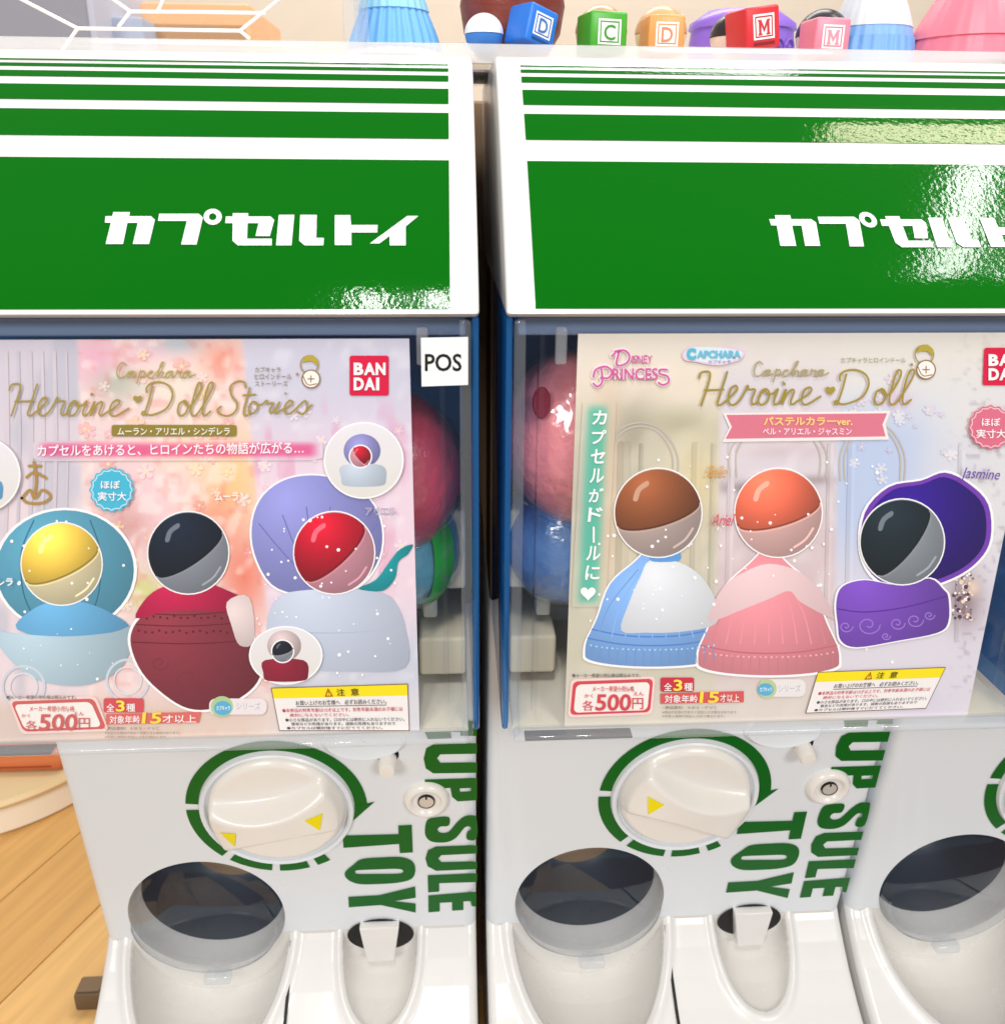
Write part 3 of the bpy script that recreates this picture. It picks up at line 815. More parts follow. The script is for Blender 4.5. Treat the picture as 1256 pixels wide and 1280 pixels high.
def capsule(I, cx, cy, r, top, low=None, ry=None):
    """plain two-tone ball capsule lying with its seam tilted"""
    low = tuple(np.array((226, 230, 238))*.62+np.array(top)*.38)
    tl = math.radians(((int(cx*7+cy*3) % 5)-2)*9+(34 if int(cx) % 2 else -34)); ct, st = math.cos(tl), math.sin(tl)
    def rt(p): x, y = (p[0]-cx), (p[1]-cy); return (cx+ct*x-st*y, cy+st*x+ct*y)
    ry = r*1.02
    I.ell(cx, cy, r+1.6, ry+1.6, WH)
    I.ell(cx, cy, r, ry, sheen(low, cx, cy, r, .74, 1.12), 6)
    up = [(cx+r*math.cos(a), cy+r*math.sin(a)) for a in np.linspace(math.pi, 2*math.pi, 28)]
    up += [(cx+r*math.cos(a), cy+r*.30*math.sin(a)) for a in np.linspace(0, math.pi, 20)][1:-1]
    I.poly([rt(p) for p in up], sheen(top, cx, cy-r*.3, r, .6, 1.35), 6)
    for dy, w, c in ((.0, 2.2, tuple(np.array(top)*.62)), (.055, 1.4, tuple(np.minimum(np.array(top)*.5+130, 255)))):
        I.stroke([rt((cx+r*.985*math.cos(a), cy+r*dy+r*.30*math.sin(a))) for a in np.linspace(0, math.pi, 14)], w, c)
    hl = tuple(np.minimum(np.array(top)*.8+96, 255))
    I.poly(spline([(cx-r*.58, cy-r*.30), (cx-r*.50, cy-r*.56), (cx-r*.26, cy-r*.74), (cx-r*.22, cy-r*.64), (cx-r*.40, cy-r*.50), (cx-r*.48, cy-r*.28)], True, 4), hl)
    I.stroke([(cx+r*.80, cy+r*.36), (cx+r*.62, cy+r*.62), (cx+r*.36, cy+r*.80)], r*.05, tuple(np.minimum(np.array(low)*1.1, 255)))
def sparkle(I, X0, X1, Y0, Y1, n, seed):
    r = np.random.RandomState(seed)
    for _ in range(n): I.ell(r.uniform(X0, X1), r.uniform(Y0, Y1), *(2*[r.uniform(.7, 2.4)]), (255, 255, 255), n=8)
def badge(I, cx, cy, r, col, ring, n=16):
    pts = []
    for i in range(n*6):
        a = 2*math.pi*i/(n*6); k = 1+.05*math.cos(n*a); pts.append((cx+r*k*math.cos(a), cy+r*k*math.sin(a)))
    I.poly(pts, col); I.stroke([(cx+(p[0]-cx)*.9, cy+(p[1]-cy)*.9) for p in pts[::2]], 1, ring, False, True)

# title strokes, traced in enlarged-view coordinates of the left poster
HERO = [[(52, 340), (62, 316), (88, 309), (105, 318), (98, 360), (62, 466)], [(80, 396), (170, 394)], [(188, 312), (152, 420), (141, 455), (150, 466), (172, 455), (212, 420), (236, 392), (228, 376), (206, 390), (193, 425), (197, 455), (216, 466), (244, 448), (272, 405), (286, 376), (292, 394), (322, 396), (306, 436), (308, 462), (330, 456), (346, 420), (368, 394), (350, 408), (336, 445), (350, 466), (376, 454), (391, 420), (380, 396), (368, 396), (385, 418), (412, 412), (432, 394), (412, 446), (420, 466), (444, 448), (470, 394), (450, 466), (470, 425), (498, 398), (508, 408), (492, 450), (502, 466), (530, 448), (570, 425), (592, 400), (580, 388), (556, 404), (543, 440), (552, 464), (578, 464), (636, 430)], [(455, 362), (457, 365)]]
DOLL = [[(752, 322), (735, 390), (712, 458), (700, 456), (708, 446), (730, 462), (770, 456), (822, 428), (850, 372), (838, 326), (796, 302), (748, 306), (724, 328), (724, 350)], [(905, 394), (884, 408), (876, 445), (888, 466), (912, 455), (926, 422), (916, 396), (905, 394), (926, 420), (952, 404), (985, 345), (992, 310), (976, 308), (958, 360), (940, 440), (950, 466), (972, 456), (1012, 395), (1044, 335), (1048, 306), (1032, 308), (1012, 360), (998, 440), (1008, 466), (1036, 444)]]
def zb(L): return [((x/3.694+300)*3.925, y*3.925/3.694) for x, y in L]
STOR = [[(1208, 328), (1200, 302), (1166, 298), (1134, 324), (1140, 368), (1166, 404), (1158, 444), (1122, 466), (1084, 458), (1070, 438), (1088, 420)], [(1228, 330), (1202, 425), (1200, 458), (1212, 466), (1232, 450)], [(1196, 366), (1256, 362)],
        zb([(66, 372), (48, 388), (44, 418), (58, 428), (78, 414), (84, 388), (68, 372), (84, 386), (104, 386), (126, 368), (130, 384), (156, 380), (140, 412), (146, 426), (160, 416), (186, 374), (168, 414), (174, 428), (194, 412), (230, 396), (246, 378), (232, 368), (212, 390), (210, 420), (226, 430), (254, 412), (300, 370), (312, 392), (304, 420), (286, 430), (266, 420)]), zb([(304, 420), (334, 388)]), zb([(212, 334), (213, 337)])]
CAPC = [[(622, 218), (604, 205), (584, 228), (578, 262), (594, 281), (622, 270), (644, 256), (657, 249), (640, 250), (628, 264), (634, 279), (650, 268), (662, 247), (657, 276), (674, 266)], [(694, 244), (676, 308)], [(688, 258), (706, 246), (714, 258), (702, 276), (688, 272), (716, 274), (734, 258), (754, 250), (738, 250), (728, 270), (742, 282), (764, 264), (800, 218), (806, 204), (794, 212), (776, 280), (792, 254), (806, 254), (800, 276), (812, 276), (828, 258), (846, 248), (830, 250), (819, 266), (826, 280), (842, 266), (852, 247), (848, 276), (866, 270), (876, 244), (882, 254), (896, 250), (888, 276), (900, 276), (912, 258), (930, 248), (914, 250), (903, 266), (910, 280), (926, 266), (936, 247), (932, 276), (962, 262)]]
def word(I, strokes, tf, w, col):
    for s in strokes: I.stroke([tf(p) for p in s], w, col, ramp=4e-4)
def doll_icon(I, cx, cy, k):
    I.stroke(ellipse(cx-1*k, cy-11*k, 11*k, 11*k, 20), 1.5*k, GOLD, True, True)
    I.poly([(cx-11*k, cy-13*k), (cx-6*k, cy-21*k), (cx+3*k, cy-23*k), (cx+10*k, cy-17*k), (cx+9*k, cy-9*k), (cx+3*k, cy-15*k), (cx-4*k, cy-15*k)], (186, 166, 60))
    I.ell(cx+1*k, cy+7*k, 11*k, 11*k, (250, 244, 236)); I.stroke(ellipse(cx+1*k, cy+7*k, 11*k, 11*k, 20), 1.6*k, (150, 108, 64), True, True)
    I.stroke([(cx-3*k, cy+7*k), (cx+5*k, cy+7*k)], 1.4*k, (150, 108, 64)); I.stroke([(cx+1*k, cy+3*k), (cx+1*k, cy+11*k)], 1.4*k, (150, 108, 64))
    I.stroke([(cx-9*k, cy+3*k), (cx-3*k, cy+14*k), (cx+8*k, cy+13*k)], 1.3*k, (150, 108, 64))
    I.ell(cx-16*k, cy+1*k, 1.8*k, 1.8*k, GOLD, n=8)
def heart(cx, cy, r):
    return [(cx+r*.06*16*math.sin(t)**3, cy-r*.06*(13*math.cos(t)-5*math.cos(2*t)-2*math.cos(3*t)-math.cos(4*t))) for t in np.linspace(0, 2*math.pi, 28)[:-1]]
def price(root, x0, y0, x1, y1, slant, red):
    I = Ink(on_poster, 2)
    dx = slant
    I.poly(zquad(x0-3, y0-3, x1+3, y1+3, dx), (246, 214, 208)); I.poly(zquad(x0, y0, x1, y1, dx), red); I.poly(zquad(x0+4, y0+4, x1-4, y1-3, dx*.85), (246, 240, 234))
    I.make('price_box', root)
    I = Ink(on_poster, 4)
    I.text('メーカー希望小売価格', x0+24, y0+5, x1-24, y0+12, red, .01)
    I.text('各', x0+13+dx*.4, y0+23, x0+27+dx*.4, y0+36, red, .003)
    I.text('500', x0+29+dx*.4, y0+15, x1-27+dx*.4, y0+36, red, .022, .08)
    I.text('円', x1-25+dx*.4, y0+20, x1-11+dx*.4, y0+34, red, .008)
    I.text('かく', x0+14, y0+15, x0+25, y0+19.5, red, .01); I.text('えん', x1-25, y0+12, x1-12, y0+17, red, .01)
    I.make('price_lettering', root)
def zquad(x0, y0, x1, y1, dx):
    p = rrect(x0, y0, x1, y1, 6); return [(x+dx*(y-y0)/(y1-y0), y-(x-x0)*.035) for x, y in p]
def ages(root, x0, y0, a, b, red, dim):
    I = Ink(on_poster, 2)
    I.poly(rrect(x0, y0, x0+a, y0+18, 3), red); I.poly([(x0+dim, y0+20), (x0+b, y0+17), (x0+b-dim, y0+31), (x0+dim, y0+33)], tuple(np.array(red)*.6+np.array((232, 150, 120))*.4))
    I.make('age_banner', root)
    I = Ink(on_poster, 4)
    I.text('全', x0+4, y0+6, x0+14, y0+16, WH, .009); I.text('3', x0+16, y0+2, x0+27, y0+16, (250, 232, 80), .022); I.text('種', x0+29, y0+6, x0+40, y0+16, WH, .009)
    I.text('対象年齢', x0+dim+5, y0+21, x0+46, y0+31, WH, .009); I.text('15', x0+48, y0+17, x0+72, y0+31, (252, 224, 70), .022, .1); I.text('才以上', x0+74, y0+20, x0+b-6, y0+30, WH, .009)
    g = (150, 136, 130)
    I.text('・商品素材：ＡＢＳ・ＰＶＣ', x0+2, y0+35, x0+70, y0+39, g, .01); I.text('※商品の仕様は予告なく変更となる場合があります。', x0+2, y0+41, x0+96, y0+44.5, g, 0); I.text('※写真と実際の商品とは多少異なります。', x0+2, y0+46, x0+80, y0+49.5, g, 0)
    I.make('age_lettering', root)
def caution(root, c):
    """c: four corners of the box"""
    (ax, ay), (bx, by), (cx, cy), (dx, dy) = c
    def mp(u, v): return ((1-v)*((1-u)*ax+u*bx)+v*((1-u)*dx+u*cx), (1-v)*((1-u)*ay+u*by)+v*((1-u)*dy+u*cy))
    I = Ink(on_poster, 2)
    I.poly([mp(-.006, -.02), mp(1.006, -.02), mp(1.006, 1.02), mp(-.006, 1.02)], (120, 84, 70)); I.poly([mp(0, 0), mp(1, 0), mp(1, 1), mp(0, 1)], (244, 238, 236)); I.poly([mp(0, 0), mp(1, 0), mp(1, .24), mp(0, .24)], (248, 226, 20))
    I.make('caution_box', root)
    I = Ink(on_poster, 4)
    def line(t, u0, u1, v0, v1, col, b=.01):
        V, T = text_shape(t, b); lo, hi = V.min(0), V.max(0); u = u0+(V[:, 0]-lo[0])/(hi[0]-lo[0])*(u1-u0); v = v1-(V[:, 1]-lo[1])/(hi[1]-lo[1])*(v1-v0)
        I.add(np.array([mp(a, b_) for a, b_ in zip(u, v)]), T, col)
    line('注', .475, .535, .04, .20, (60, 40, 10), .010); line('意', .58, .64, .04, .20, (60, 40, 10), .010)
    I.poly([mp(.385, .21), mp(.415, .02), mp(.445, .21)], (170, 70, 20)); I.poly([mp(.398, .185), mp(.415, .07), mp(.432, .185)], (250, 226, 30)); line('!', .411, .419, .09, .175, (170, 70, 20), .03)
    line('お買い上げのお客様へ　必ずお読みください。', .16, .84, .29, .40, (44, 44, 48), .006)
    I.poly([mp(.16, .42), mp(.84, .42), mp(.84, .435), mp(.16, .435)], (60, 60, 64))
    r = (196, 54, 70); k = (70, 66, 70)
    line('●本商品の対象年齢は15才以上です。対象年齢未満のお子様には', .05, .96, .47, .565, r, .006)
    line('絶対に与えないでください。', .10, .55, .59, .67, r, .006)
    line('●小さな部品があります。口の中には絶対に入れないでください。', .06, .97, .70, .785, k, .006)
    line('窒息などの危険があります。誤飲の危険もありますので', .10, .90, .80, .875, k, .008)
    line('●カプセルは開封後すぐに捨ててください。', .06, .80, .90, .97, k, .008)
    I.make('caution_lettering', root)
def bandai(root, x, y, w, h, sk):
    I = Ink(on_poster, 2)
    p = rrect(x, y, x+w, y+h, 3); I.poly([(a-sk*(b-y)/h, b) for a, b in p], (222, 14, 66)); I.make('maker_emblem', root)
    I = Ink(on_poster, 4)
    for t, u0, u1, v0, v1 in (('B', .11, .36, .17, .48), ('A', .37, .66, .17, .48), ('N', .67, .92, .17, .48), ('D', .11, .37, .54, .86), ('A', .38, .66, .54, .86), ('I', .68, .76, .54, .86)):
        I.text(t, x+w*u0-sk*.5, y+h*v0, x+w*u1-sk*.5, y+h*v1, WH, .045)
    I.make('emblem_lettering', root)

# ---------------- left poster
rs = np.random.RandomState(21)
I = Ink(on_poster, 1)
def petals(I, cx, cy, r, col, rot):
    for k in range(5):
        a = rot+k*1.2566; I.poly(spline([(cx, cy), (cx+r*math.cos(a-.42), cy+r*.9*math.sin(a-.42)), (cx+r*1.25*math.cos(a), cy+r*1.1*math.sin(a)), (cx+r*math.cos(a+.42), cy+r*.9*math.sin(a+.42))], True, 3), col)
    I.ell(cx, cy, r*.22, r*.22, (250, 232, 170), n=8)
for _ in range(46):
    x, y = rs.uniform(100, 318), rs.uniform(432, 800); b = bg_left(np.array([x]), np.array([y]))[0]
    petals(I, x, y, rs.uniform(4, 10), tuple(np.clip(b*.55+np.array([(250, 176, 196), (255, 226, 226), (244, 150, 140), (255, 220, 170)][rs.randint(4)])*.45, 0, 255)), rs.uniform(0, 6))
for _ in range(40):
    x, y = rs.uniform(325, 505), rs.uniform(500, 740); b = bg_left(np.array([x]), np.array([y]))[0]
    petals(I, x, y, rs.uniform(3, 8), tuple(np.clip(b*.6+np.array([(246, 186, 208), (255, 236, 242)][rs.randint(2)])*.4, 0, 255)), rs.uniform(0, 6))
for k in range(6):
    x = 8+k*15; I.stroke([(x, 440), (x+2, 560), (x-2, 700)], rs.uniform(2, 5), tuple(bg_left(np.array([x]), np.array([560.]))[0]*.93+10)); 
I.make('printed_scenery', PA)
I = Ink(on_poster, 1)
for x, w, c in ((752, 10, .93), (776, 16, .9), (800, 5, .86), (868, 12, .93), (890, 6, .9), (912, 9, .96), (1036, 8, .95), (1062, 10, .95), (1200, 9, .95)):
    for dx, k in ((0, c), (w*.5, c*1.07)):
        ys = np.linspace(555, 800, 12); I.add(*ribbon([(x+dx-(y-555)*.02, y) for y in ys], w*.5, False), lambda X, Y, k=k: np.clip(bg_right(X, Y)*k, 0, 255))
for cx, cy, w in ((800, 560, 46), (972, 556, 60), (1090, 560, 40)):
    for k in (1, .86): I.stroke([(cx-w*k, cy+40), (cx-w*k, cy+8), (cx-w*.6*k, cy-22*k), (cx, cy-32*k), (cx+w*.6*k, cy-22*k), (cx+w*k, cy+8), (cx+w*k, cy+40)], 2.2, (196, 186, 176))
for _ in range(26):
    x, y = rs.uniform(1060, 1215), rs.uniform(470, 600); petals(I, x, y, rs.uniform(3, 7), tuple(np.clip(bg_right(np.array([x]), np.array([y]))[0]*.6+np.array([(226, 206, 232), (246, 240, 246)][rs.randint(2)])*.4, 0, 255)), rs.uniform(0, 6))
I.make('printed_scenery', PB)
I = Ink(on_poster, 4)
L1 = lambda p: (p[0]/3.925, 400+p[1]/3.925)
for st in (HERO, DOLL, STOR): word(I, st, L1, 2.4, GOLD)
I.poly(heart(173, 498, 6), GOLD); I.ell(116, 492, 2, 2, GOLD, n=10)
o = I.make('title_script', PA); o['label'] = 'gold script title'
I = Ink(on_poster, 4); word(I, CAPC, L1, 1.7, (176, 158, 96)); I.make('series_script', PA)
I = Ink(on_poster, 3)
for j, (t, x1) in enumerate((('カプキャラ', 351), ('ヒロインドール', 365), ('ストーリーズ', 360))): I.text(t, 319, 458+j*8.6, x1, 465+j*8.6, (140, 124, 90), .006)
doll_icon(I, 388, 466, 1.0); I.make('title_mark', PA)
I = Ink(on_poster, 2); I.poly(rrect(140, 530.5, 296, 545, 3), (146, 130, 50)); I.poly([(42, 553), (52, 551), (390, 549), (404, 553), (404, 572), (390, 575), (50, 576), (42, 572)], lambda X, Y: mixc(bg_left(X, Y), C3(226, 60, 124), .72*np.exp(-((Y-562)/9)**4)*sst(42, 62, X)*(1-sst(385, 404, X))), 3); I.make('banner', PA)
I = Ink(on_poster, 4); I.text('ムーラン・アリエル・シンデレラ', 148, 533, 288, 543, (250, 246, 236), .015); I.text('カプセルをあけると、ヒロインたちの物語が広がる…', 48, 555, 380, 570, (255, 250, 252), .014, 0, -.012); I.make('banner_lettering', PA)
I = Ink(on_poster, 5); badge(I, 141, 611, 27, (72, 186, 216), (225, 244, 248)); I.make('badge', PA)
I = Ink(on_poster, 7); I.text('ほぼ', 128, 599, 152, 609, WH, .015); I.text('実寸大', 124, 613, 160, 624, WH, .015); I.make('badge_lettering', PA)
bandai(PA, 437, 444, 49, 50, 0)
# pod with round lid
I = Ink(on_poster, 2)
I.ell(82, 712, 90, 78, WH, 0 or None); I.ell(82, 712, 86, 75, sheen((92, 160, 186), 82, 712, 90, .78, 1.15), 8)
for k in (-52, 42): I.stroke([(82+k*.75, 650), (82+k*1.05, 690), (82+k*1.0, 740), (82+k*.7, 775)], 1.6, (52, 104, 132))
I.poly(spline([(22, 786), (40, 762), (72, 750), (104, 752), (140, 766), (160, 786), (90, 800)], True, 4), sheen((108, 176, 220), 86, 770, 70, .8, 1.15), 7)
I.poly(spline([(-12, 784), (10, 790), (80, 795), (140, 790), (166, 782), (166, 804), (150, 836), (112, 855), (70, 855), (38, 844), (8, 818)], True, 4), sheen((184, 208, 220), 70, 815, 90, .8, 1.1), 8)
for cx, cy in ((30, 858), (160, 850)): I.stroke(ellipse(cx, cy, 26, 26, 24), 3, (206, 216, 226), True, True); I.stroke(ellipse(cx, cy, 17, 17, 24), 2, (222, 226, 232), True, True)
for p in ([(43, 577), (46, 600), (43, 622)], [(34, 596), (44, 590), (58, 597)], [(28, 622), (38, 612), (44, 622), (54, 612), (64, 620), (54, 628), (36, 628), (28, 622)], [(37, 582), (52, 582)]): I.stroke(p, 3.6, (176, 138, 74))
I.make('printed_pod', PA)
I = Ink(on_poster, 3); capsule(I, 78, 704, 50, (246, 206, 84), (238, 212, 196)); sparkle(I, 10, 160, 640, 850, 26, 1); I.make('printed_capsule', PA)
# pot
I = Ink(on_poster, 2)
pot = [(186, 764), (210, 757), (250, 756), (284, 760), (302, 775), (318, 800), (329, 824), (322, 852), (300, 872), (268, 885), (236, 885), (206, 868), (178, 840), (164, 806), (168, 782)]
cpt = np.mean(pot, 0); I.poly(spline([tuple(cpt+(np.array(p)-cpt)*1.04) for p in pot], True, 4), WH); I.poly(spline(pot, True, 4), sheen((146, 58, 72), 236, 810, 90, .72, 1.1), 8)
for y, x0, x1 in ((764, 180, 286), (778, 170, 300), (800, 165, 316)): I.stroke([(x0, y+2), ((x0+x1)/2, y+4), (x1, y)], 1.4, (104, 34, 48))
for y, x0, x1 in ((771, 184, 290), (789, 174, 304)):
    for x in np.arange(x0, x1, 8.5): I.ell(x, y+1.5*math.sin(x), 1.7, 1.7, (98, 32, 46), n=8)
for cx, cy, r in ((236, 848, 20), (282, 836, 14), (200, 828, 12)): I.stroke([(cx+r*(1-t/9)*math.cos(t), cy+r*(1-t/9)*.8*math.sin(t)) for t in np.arange(0, 8, .6)], 1.4, (122, 48, 60))
I.poly(spline([(170, 772), (186, 744), (214, 730), (256, 728), (286, 738), (312, 752), (300, 764), (250, 762), (206, 764)], True, 4), sheen((196, 34, 80), 236, 745, 60, .75, 1.15), 7)
I.poly(spline([(284, 752), (312, 746), (318, 800), (300, 806), (290, 782)], True, 4), sheen((232, 214, 212), 302, 776, 30, .86, 1.06), 7)
I.make('printed_pot', PA)
I = Ink(on_poster, 3); capsule(I, 236, 690, 50, (22, 32, 48), (238, 212, 198)); I.make('printed_capsule', PA)
# shell
I = Ink(on_poster, 2)
sh = [(318, 690), (316, 650), (330, 618), (360, 598), (400, 594), (440, 606), (468, 632), (478, 668), (470, 706), (440, 736), (380, 742), (340, 730)]
cs_ = np.mean(sh, 0); I.poly(spline([tuple(cs_+(np.array(p)-cs_)*1.03) for p in sh], True, 4), WH); I.poly(spline(sh, True, 4), sheen((140, 142, 204), 390, 660, 90, .8, 1.18), 8)
for t in (-1, -.6, -.2, .2, .6, 1): I.stroke([(400, 738), (400+t*46, 690), (398+t*74, 628+abs(t)*26)], 1.4, (110, 112, 178))
I.poly(spline([(346, 748), (372, 738), (430, 736), (474, 740), (494, 752), (508, 790), (506, 834), (440, 838), (372, 834), (338, 820), (334, 780)], True, 4), sheen((200, 208, 226), 420, 776, 100, .84, 1.08), 8)
I.stroke([(338, 786), (380, 790), (440, 790), (504, 784)], 1.4, (180, 188, 210))
I.poly(spline([(448, 735), (470, 724), (488, 700), (500, 686), (516, 680), (510, 692), (498, 702), (494, 722), (478, 738)], True, 4), sheen((22, 150, 158), 480, 710, 40, .75, 1.2), 6)
I.make('printed_shell', PA)
I = Ink(on_poster, 3); capsule(I, 418, 690, 50, (190, 20, 46), (244, 216, 196)); sparkle(I, 320, 510, 640, 850, 46, 2); I.make('printed_capsule', PA)
# round insets
for (cx, cy, r, top, base, bc) in ((455, 574, 50, (190, 24, 46), (200, 212, 226), (150, 148, 208)), (358, 817, 46, (26, 30, 44), (150, 34, 60), (216, 196, 196)), (-22, 592, 50, (244, 210, 96), (110, 176, 226), (190, 220, 236))):
    I = Ink(on_poster, 6); ry = r*(.96 if r == 50 else .80); I.ell(cx, cy, r, ry, WH); I.ell(cx, cy, r-2, ry-2, grad((236, 232, 238), (226, 222, 214), cy-r, cy+r), 8)
    I.ell(cx-2, cy-12, r*.46, r*.42, sheen(bc, cx, cy-12, r*.4), 6); I.poly(spline([(cx-26, cy+6), (cx+22, cy+6), (cx+28, cy+24), (cx+20, cy+32), (cx-22, cy+32), (cx-28, cy+22)], True, 4), sheen(base, cx, cy+16, 30, .8, 1.08), 6)
    capsule(I, cx-4, cy-5, 13, top, (240, 214, 198)); I.make('inset_picture', PA)
I = Ink(on_poster, 8); I.text('ムーラン', 270, 613, 310, 624, (252, 236, 232), .03); I.text('アリエル', 457, 632, 496, 642, (180, 170, 196), .03); I.text('シンデレラ', -34, 719, 19, 730, WH, .03); I.make('name_lettering', PA)
price(PA, 14, 876, 118, 914, 16, (208, 100, 98)); ages(PA, 130, 872, 50, 122, (214, 84, 92), 3)
caution(PA, [(340, 860), (509, 855), (511, 912), (350, 912)])
I = Ink(on_poster, 3); I.text('●メーカー希望小売価格は税込みです。', 9, 868, 96, 873, (120, 110, 110), .01); I.poly(rrect(262, 872, 334, 892, 8), (238, 228, 230)); I.ell(278, 882, 14, 13, (176, 206, 150)); I.ell(279, 884, 11, 9, (94, 176, 214)); I.text('カプキャラ', 271, 881, 288, 887, WH, .01); I.text('シリーズ', 296, 877, 326, 886, (190, 190, 204), .01); I.make('series_mark', PA)

# ---------------- right poster
I = Ink(on_poster, 4)
def R1(p): x, y = L1(p); return (872.5+(x-13.2)*1.02, 505.6+(y-518.5)*1.06-(x-13)*.012)
def R2(p): x, y = L1(p); return (1041.5+(x-178.3)*1.115, 505.0+(y-518.5)*1.04-(x-178)*.01)
def R3(p): x, y = L1(p); return (941+(x-147)*.95, 468+(y-470)*.95)
word(I, HERO, R1, 2.4, (160, 140, 50)); word(I, DOLL, R2, 2.4, (166, 140, 44)); I.poly(heart(1036.5, 487, 6.5), (170, 148, 50)); I.ell(979, 479, 2, 2, GOLD, n=10)
o = I.make('title_script', PB); o['label'] = 'gold script title'
I = Ink(on_poster, 4); word(I, CAPC, R3, 1.7, (172, 158, 112)); I.make('series_script', PB)
I = Ink(on_poster, 3); I.text('カプキャラヒロインドール', 1050, 446, 1131, 453, (160, 146, 110), .006); doll_icon(I, 1155, 454, 1.05); I.make('title_mark', PB)
# lettering mark, pink
I = Ink(on_poster, 3)
PK = (216, 92, 158)
def caps(I, t, x0, y0, x1, y1, col, bold, out):
    I.text(t, x0, y0, x1, y1, out, bold+.05)
for w_, c_, l_ in ((5.6, (250, 238, 242), 0), (2.2, PK, 1)):
    I = Ink(on_poster, 3+2*l_)
    for s in ([(768, 438), (780, 437), (786, 444), (782, 453), (770, 455), (773, 439)], [(764, 444), (768, 440)], [(741, 470), (744, 461), (756, 457), (764, 463), (760, 471), (750, 471)], [(751, 460), (752, 476), (746, 482), (741, 478)]): I.stroke(s, w_, c_)
    I.text('ISNEY', 789, 443, 814, 453, c_, .01+.09*(1-l_)); I.text('RINCES', 765, 459, 821, 474, c_, .01+.07*(1-l_)); 
    I.stroke([(833, 461), (824, 461), (824, 466), (833, 469), (835, 476), (828, 480), (822, 477)], w_, c_)
    I.make('pink_logo_outline' if not l_ else 'pink_logo_lettering', PB)
I = Ink(on_poster, 3); I.poly(spline([(856, 436), (868, 431), (882, 434), (900, 432), (916, 434), (930, 438), (926, 448), (916, 452), (900, 456), (884, 455), (870, 452), (856, 450), (852, 443)], True, 4), (238, 206, 226)); I.poly(spline([(858, 437), (868, 433), (900, 434), (926, 439), (922, 447), (900, 453), (884, 452), (860, 448), (855, 443)], True, 4), (226, 240, 246)); I.make('blue_logo_plate', PB)
I = Ink(on_poster, 5); I.text('C', 857, 434, 869, 449, (96, 186, 216), .08); I.text('APCHARA', 870, 437, 925, 447, (112, 190, 220), .05); I.text('カプキャラ', 884, 449, 912, 453, (150, 160, 200), .02); I.make('blue_logo_lettering', PB)
I = Ink(on_poster, 2); I.poly([(903, 516), (1112, 513), (1106, 530), (1110, 549), (902, 552), (911, 534)], (246, 236, 232)); I.poly([(907, 518), (1108, 516), (1102, 530), (1106, 545), (906, 548), (914, 533)], (222, 122, 142)); I.make('ribbon_banner', PB)
I = Ink(on_poster, 4); I.text('パステルカラーver.', 953, 520, 1064, 531, (252, 214, 130), .03); I.text('ベル・アリエル・ジャスミン', 952, 534, 1063, 543, (252, 236, 240), .016); I.make('ribbon_lettering', PB)
I = Ink(on_poster, 2)
glow = lambda X, Y: mixc(bg_right(X, Y), C3(56, 186, 160), .72*np.exp(-((X-(747-(Y-500)*.05))/13)**4)*sst(500, 515, Y)*(1-sst(745, 760, Y)))
I.poly([(728, 502), (770, 502), (757, 758), (714, 758)], glow, 5); I.make('headline_glow', PB)
I = Ink(on_poster, 4)
for i, ch in enumerate('カプセルがドールに'):
    y = 512+i*24.2; x = 739-(y-512)*.045; h = 19 if i != 6 else 19
    if ch == 'ー': I.stroke([(x+9, y+1), (x+9, y+19)], 2.6, WH)
    else: I.text(ch, x, y, x+18, y+18, WH, .022, .1)
I.poly(heart(734.5, 740, 10), WH); I.make('headline_lettering', PB)
I = Ink(on_poster, 5); badge(I, 1236, 533, 27, (222, 112, 136), (246, 220, 224)); I.make('badge', PB)
I = Ink(on_poster, 7); I.text('ほぼ', 1224, 521, 1247, 531, WH, .015); I.text('実寸大', 1217, 535, 1254, 546, WH, .015); I.make('badge_lettering', PB)
bandai(PB, 1229, 434, 50, 47, 2)
# bell-shaped blue and white capsule
def bell(I, cx, yt, yb, wt, wb, col, tiers, pleat):
    h = yb-yt
    prof = [(wt*.35, yt), (wt*.8, yt+h*.10), (wt*1.2+wb*.2, yt+h*.3), (wb*.82, yt+h*.62), (wb*.98, yt+h*.84), (wb, yb-h*.02)]
    R = spline([(cx+w, y) for w, y in prof], False, 4); B = [(cx+wb*math.cos(a), yb-h*.02+h*.10*math.sin(a)) for a in np.linspace(0, math.pi, 18)][1:-1]
    L = [(2*cx-x, y) for x, y in R][::-1]
    out = R+B+L; c0 = np.array([cx, (yt+yb)/2]); I.poly([tuple(c0+(np.array(p)-c0)*1.035) for p in out], WH)
    I.poly(out, sheen(col, cx, (yt+yb)/2, wb, .8, 1.14, -.2, -.3), 8)
    for y, c in tiers:
        t = (y-yt)/h; w = np.interp(y, [p[1] for p in prof], [p[0] for p in prof]); I.stroke([(cx-w, y), (cx-w*.5, y+h*.055), (cx, y+h*.07), (cx+w*.5, y+h*.055), (cx+w, y)], 1.8, c)
    for k in np.linspace(-.85, .85, 9):
        w_ = np.interp(yt+h*.5, [p[1] for p in prof], [p[0] for p in prof])
        I.stroke([(cx+k*wt*.7, yt+h*.16), (cx+k*w_, yt+h*.5), (cx+k*wb*.95, yb-h*.2)], 1.6, tuple(np.array(col)*(.93 if int(k*20) % 2 else 1.05)))
    for k in np.linspace(-.94, .94, 24): I.ell(cx+k*wb*.97, yb-h*.145+h*.065*math.sqrt(1-k*k), 1.5, 1.2, tuple(np.minimum(np.array(col)*1.25, 255)), n=8)
    for k in np.linspace(-.92, .92, pleat): I.stroke([(cx+k*wb*.97, yb-h*.13+h*.05*(1-k*k)), (cx+k*wb, yb-.02*h+h*.085*math.sqrt(1-k*k))], 1.1, tuple(np.array(col)*.86))
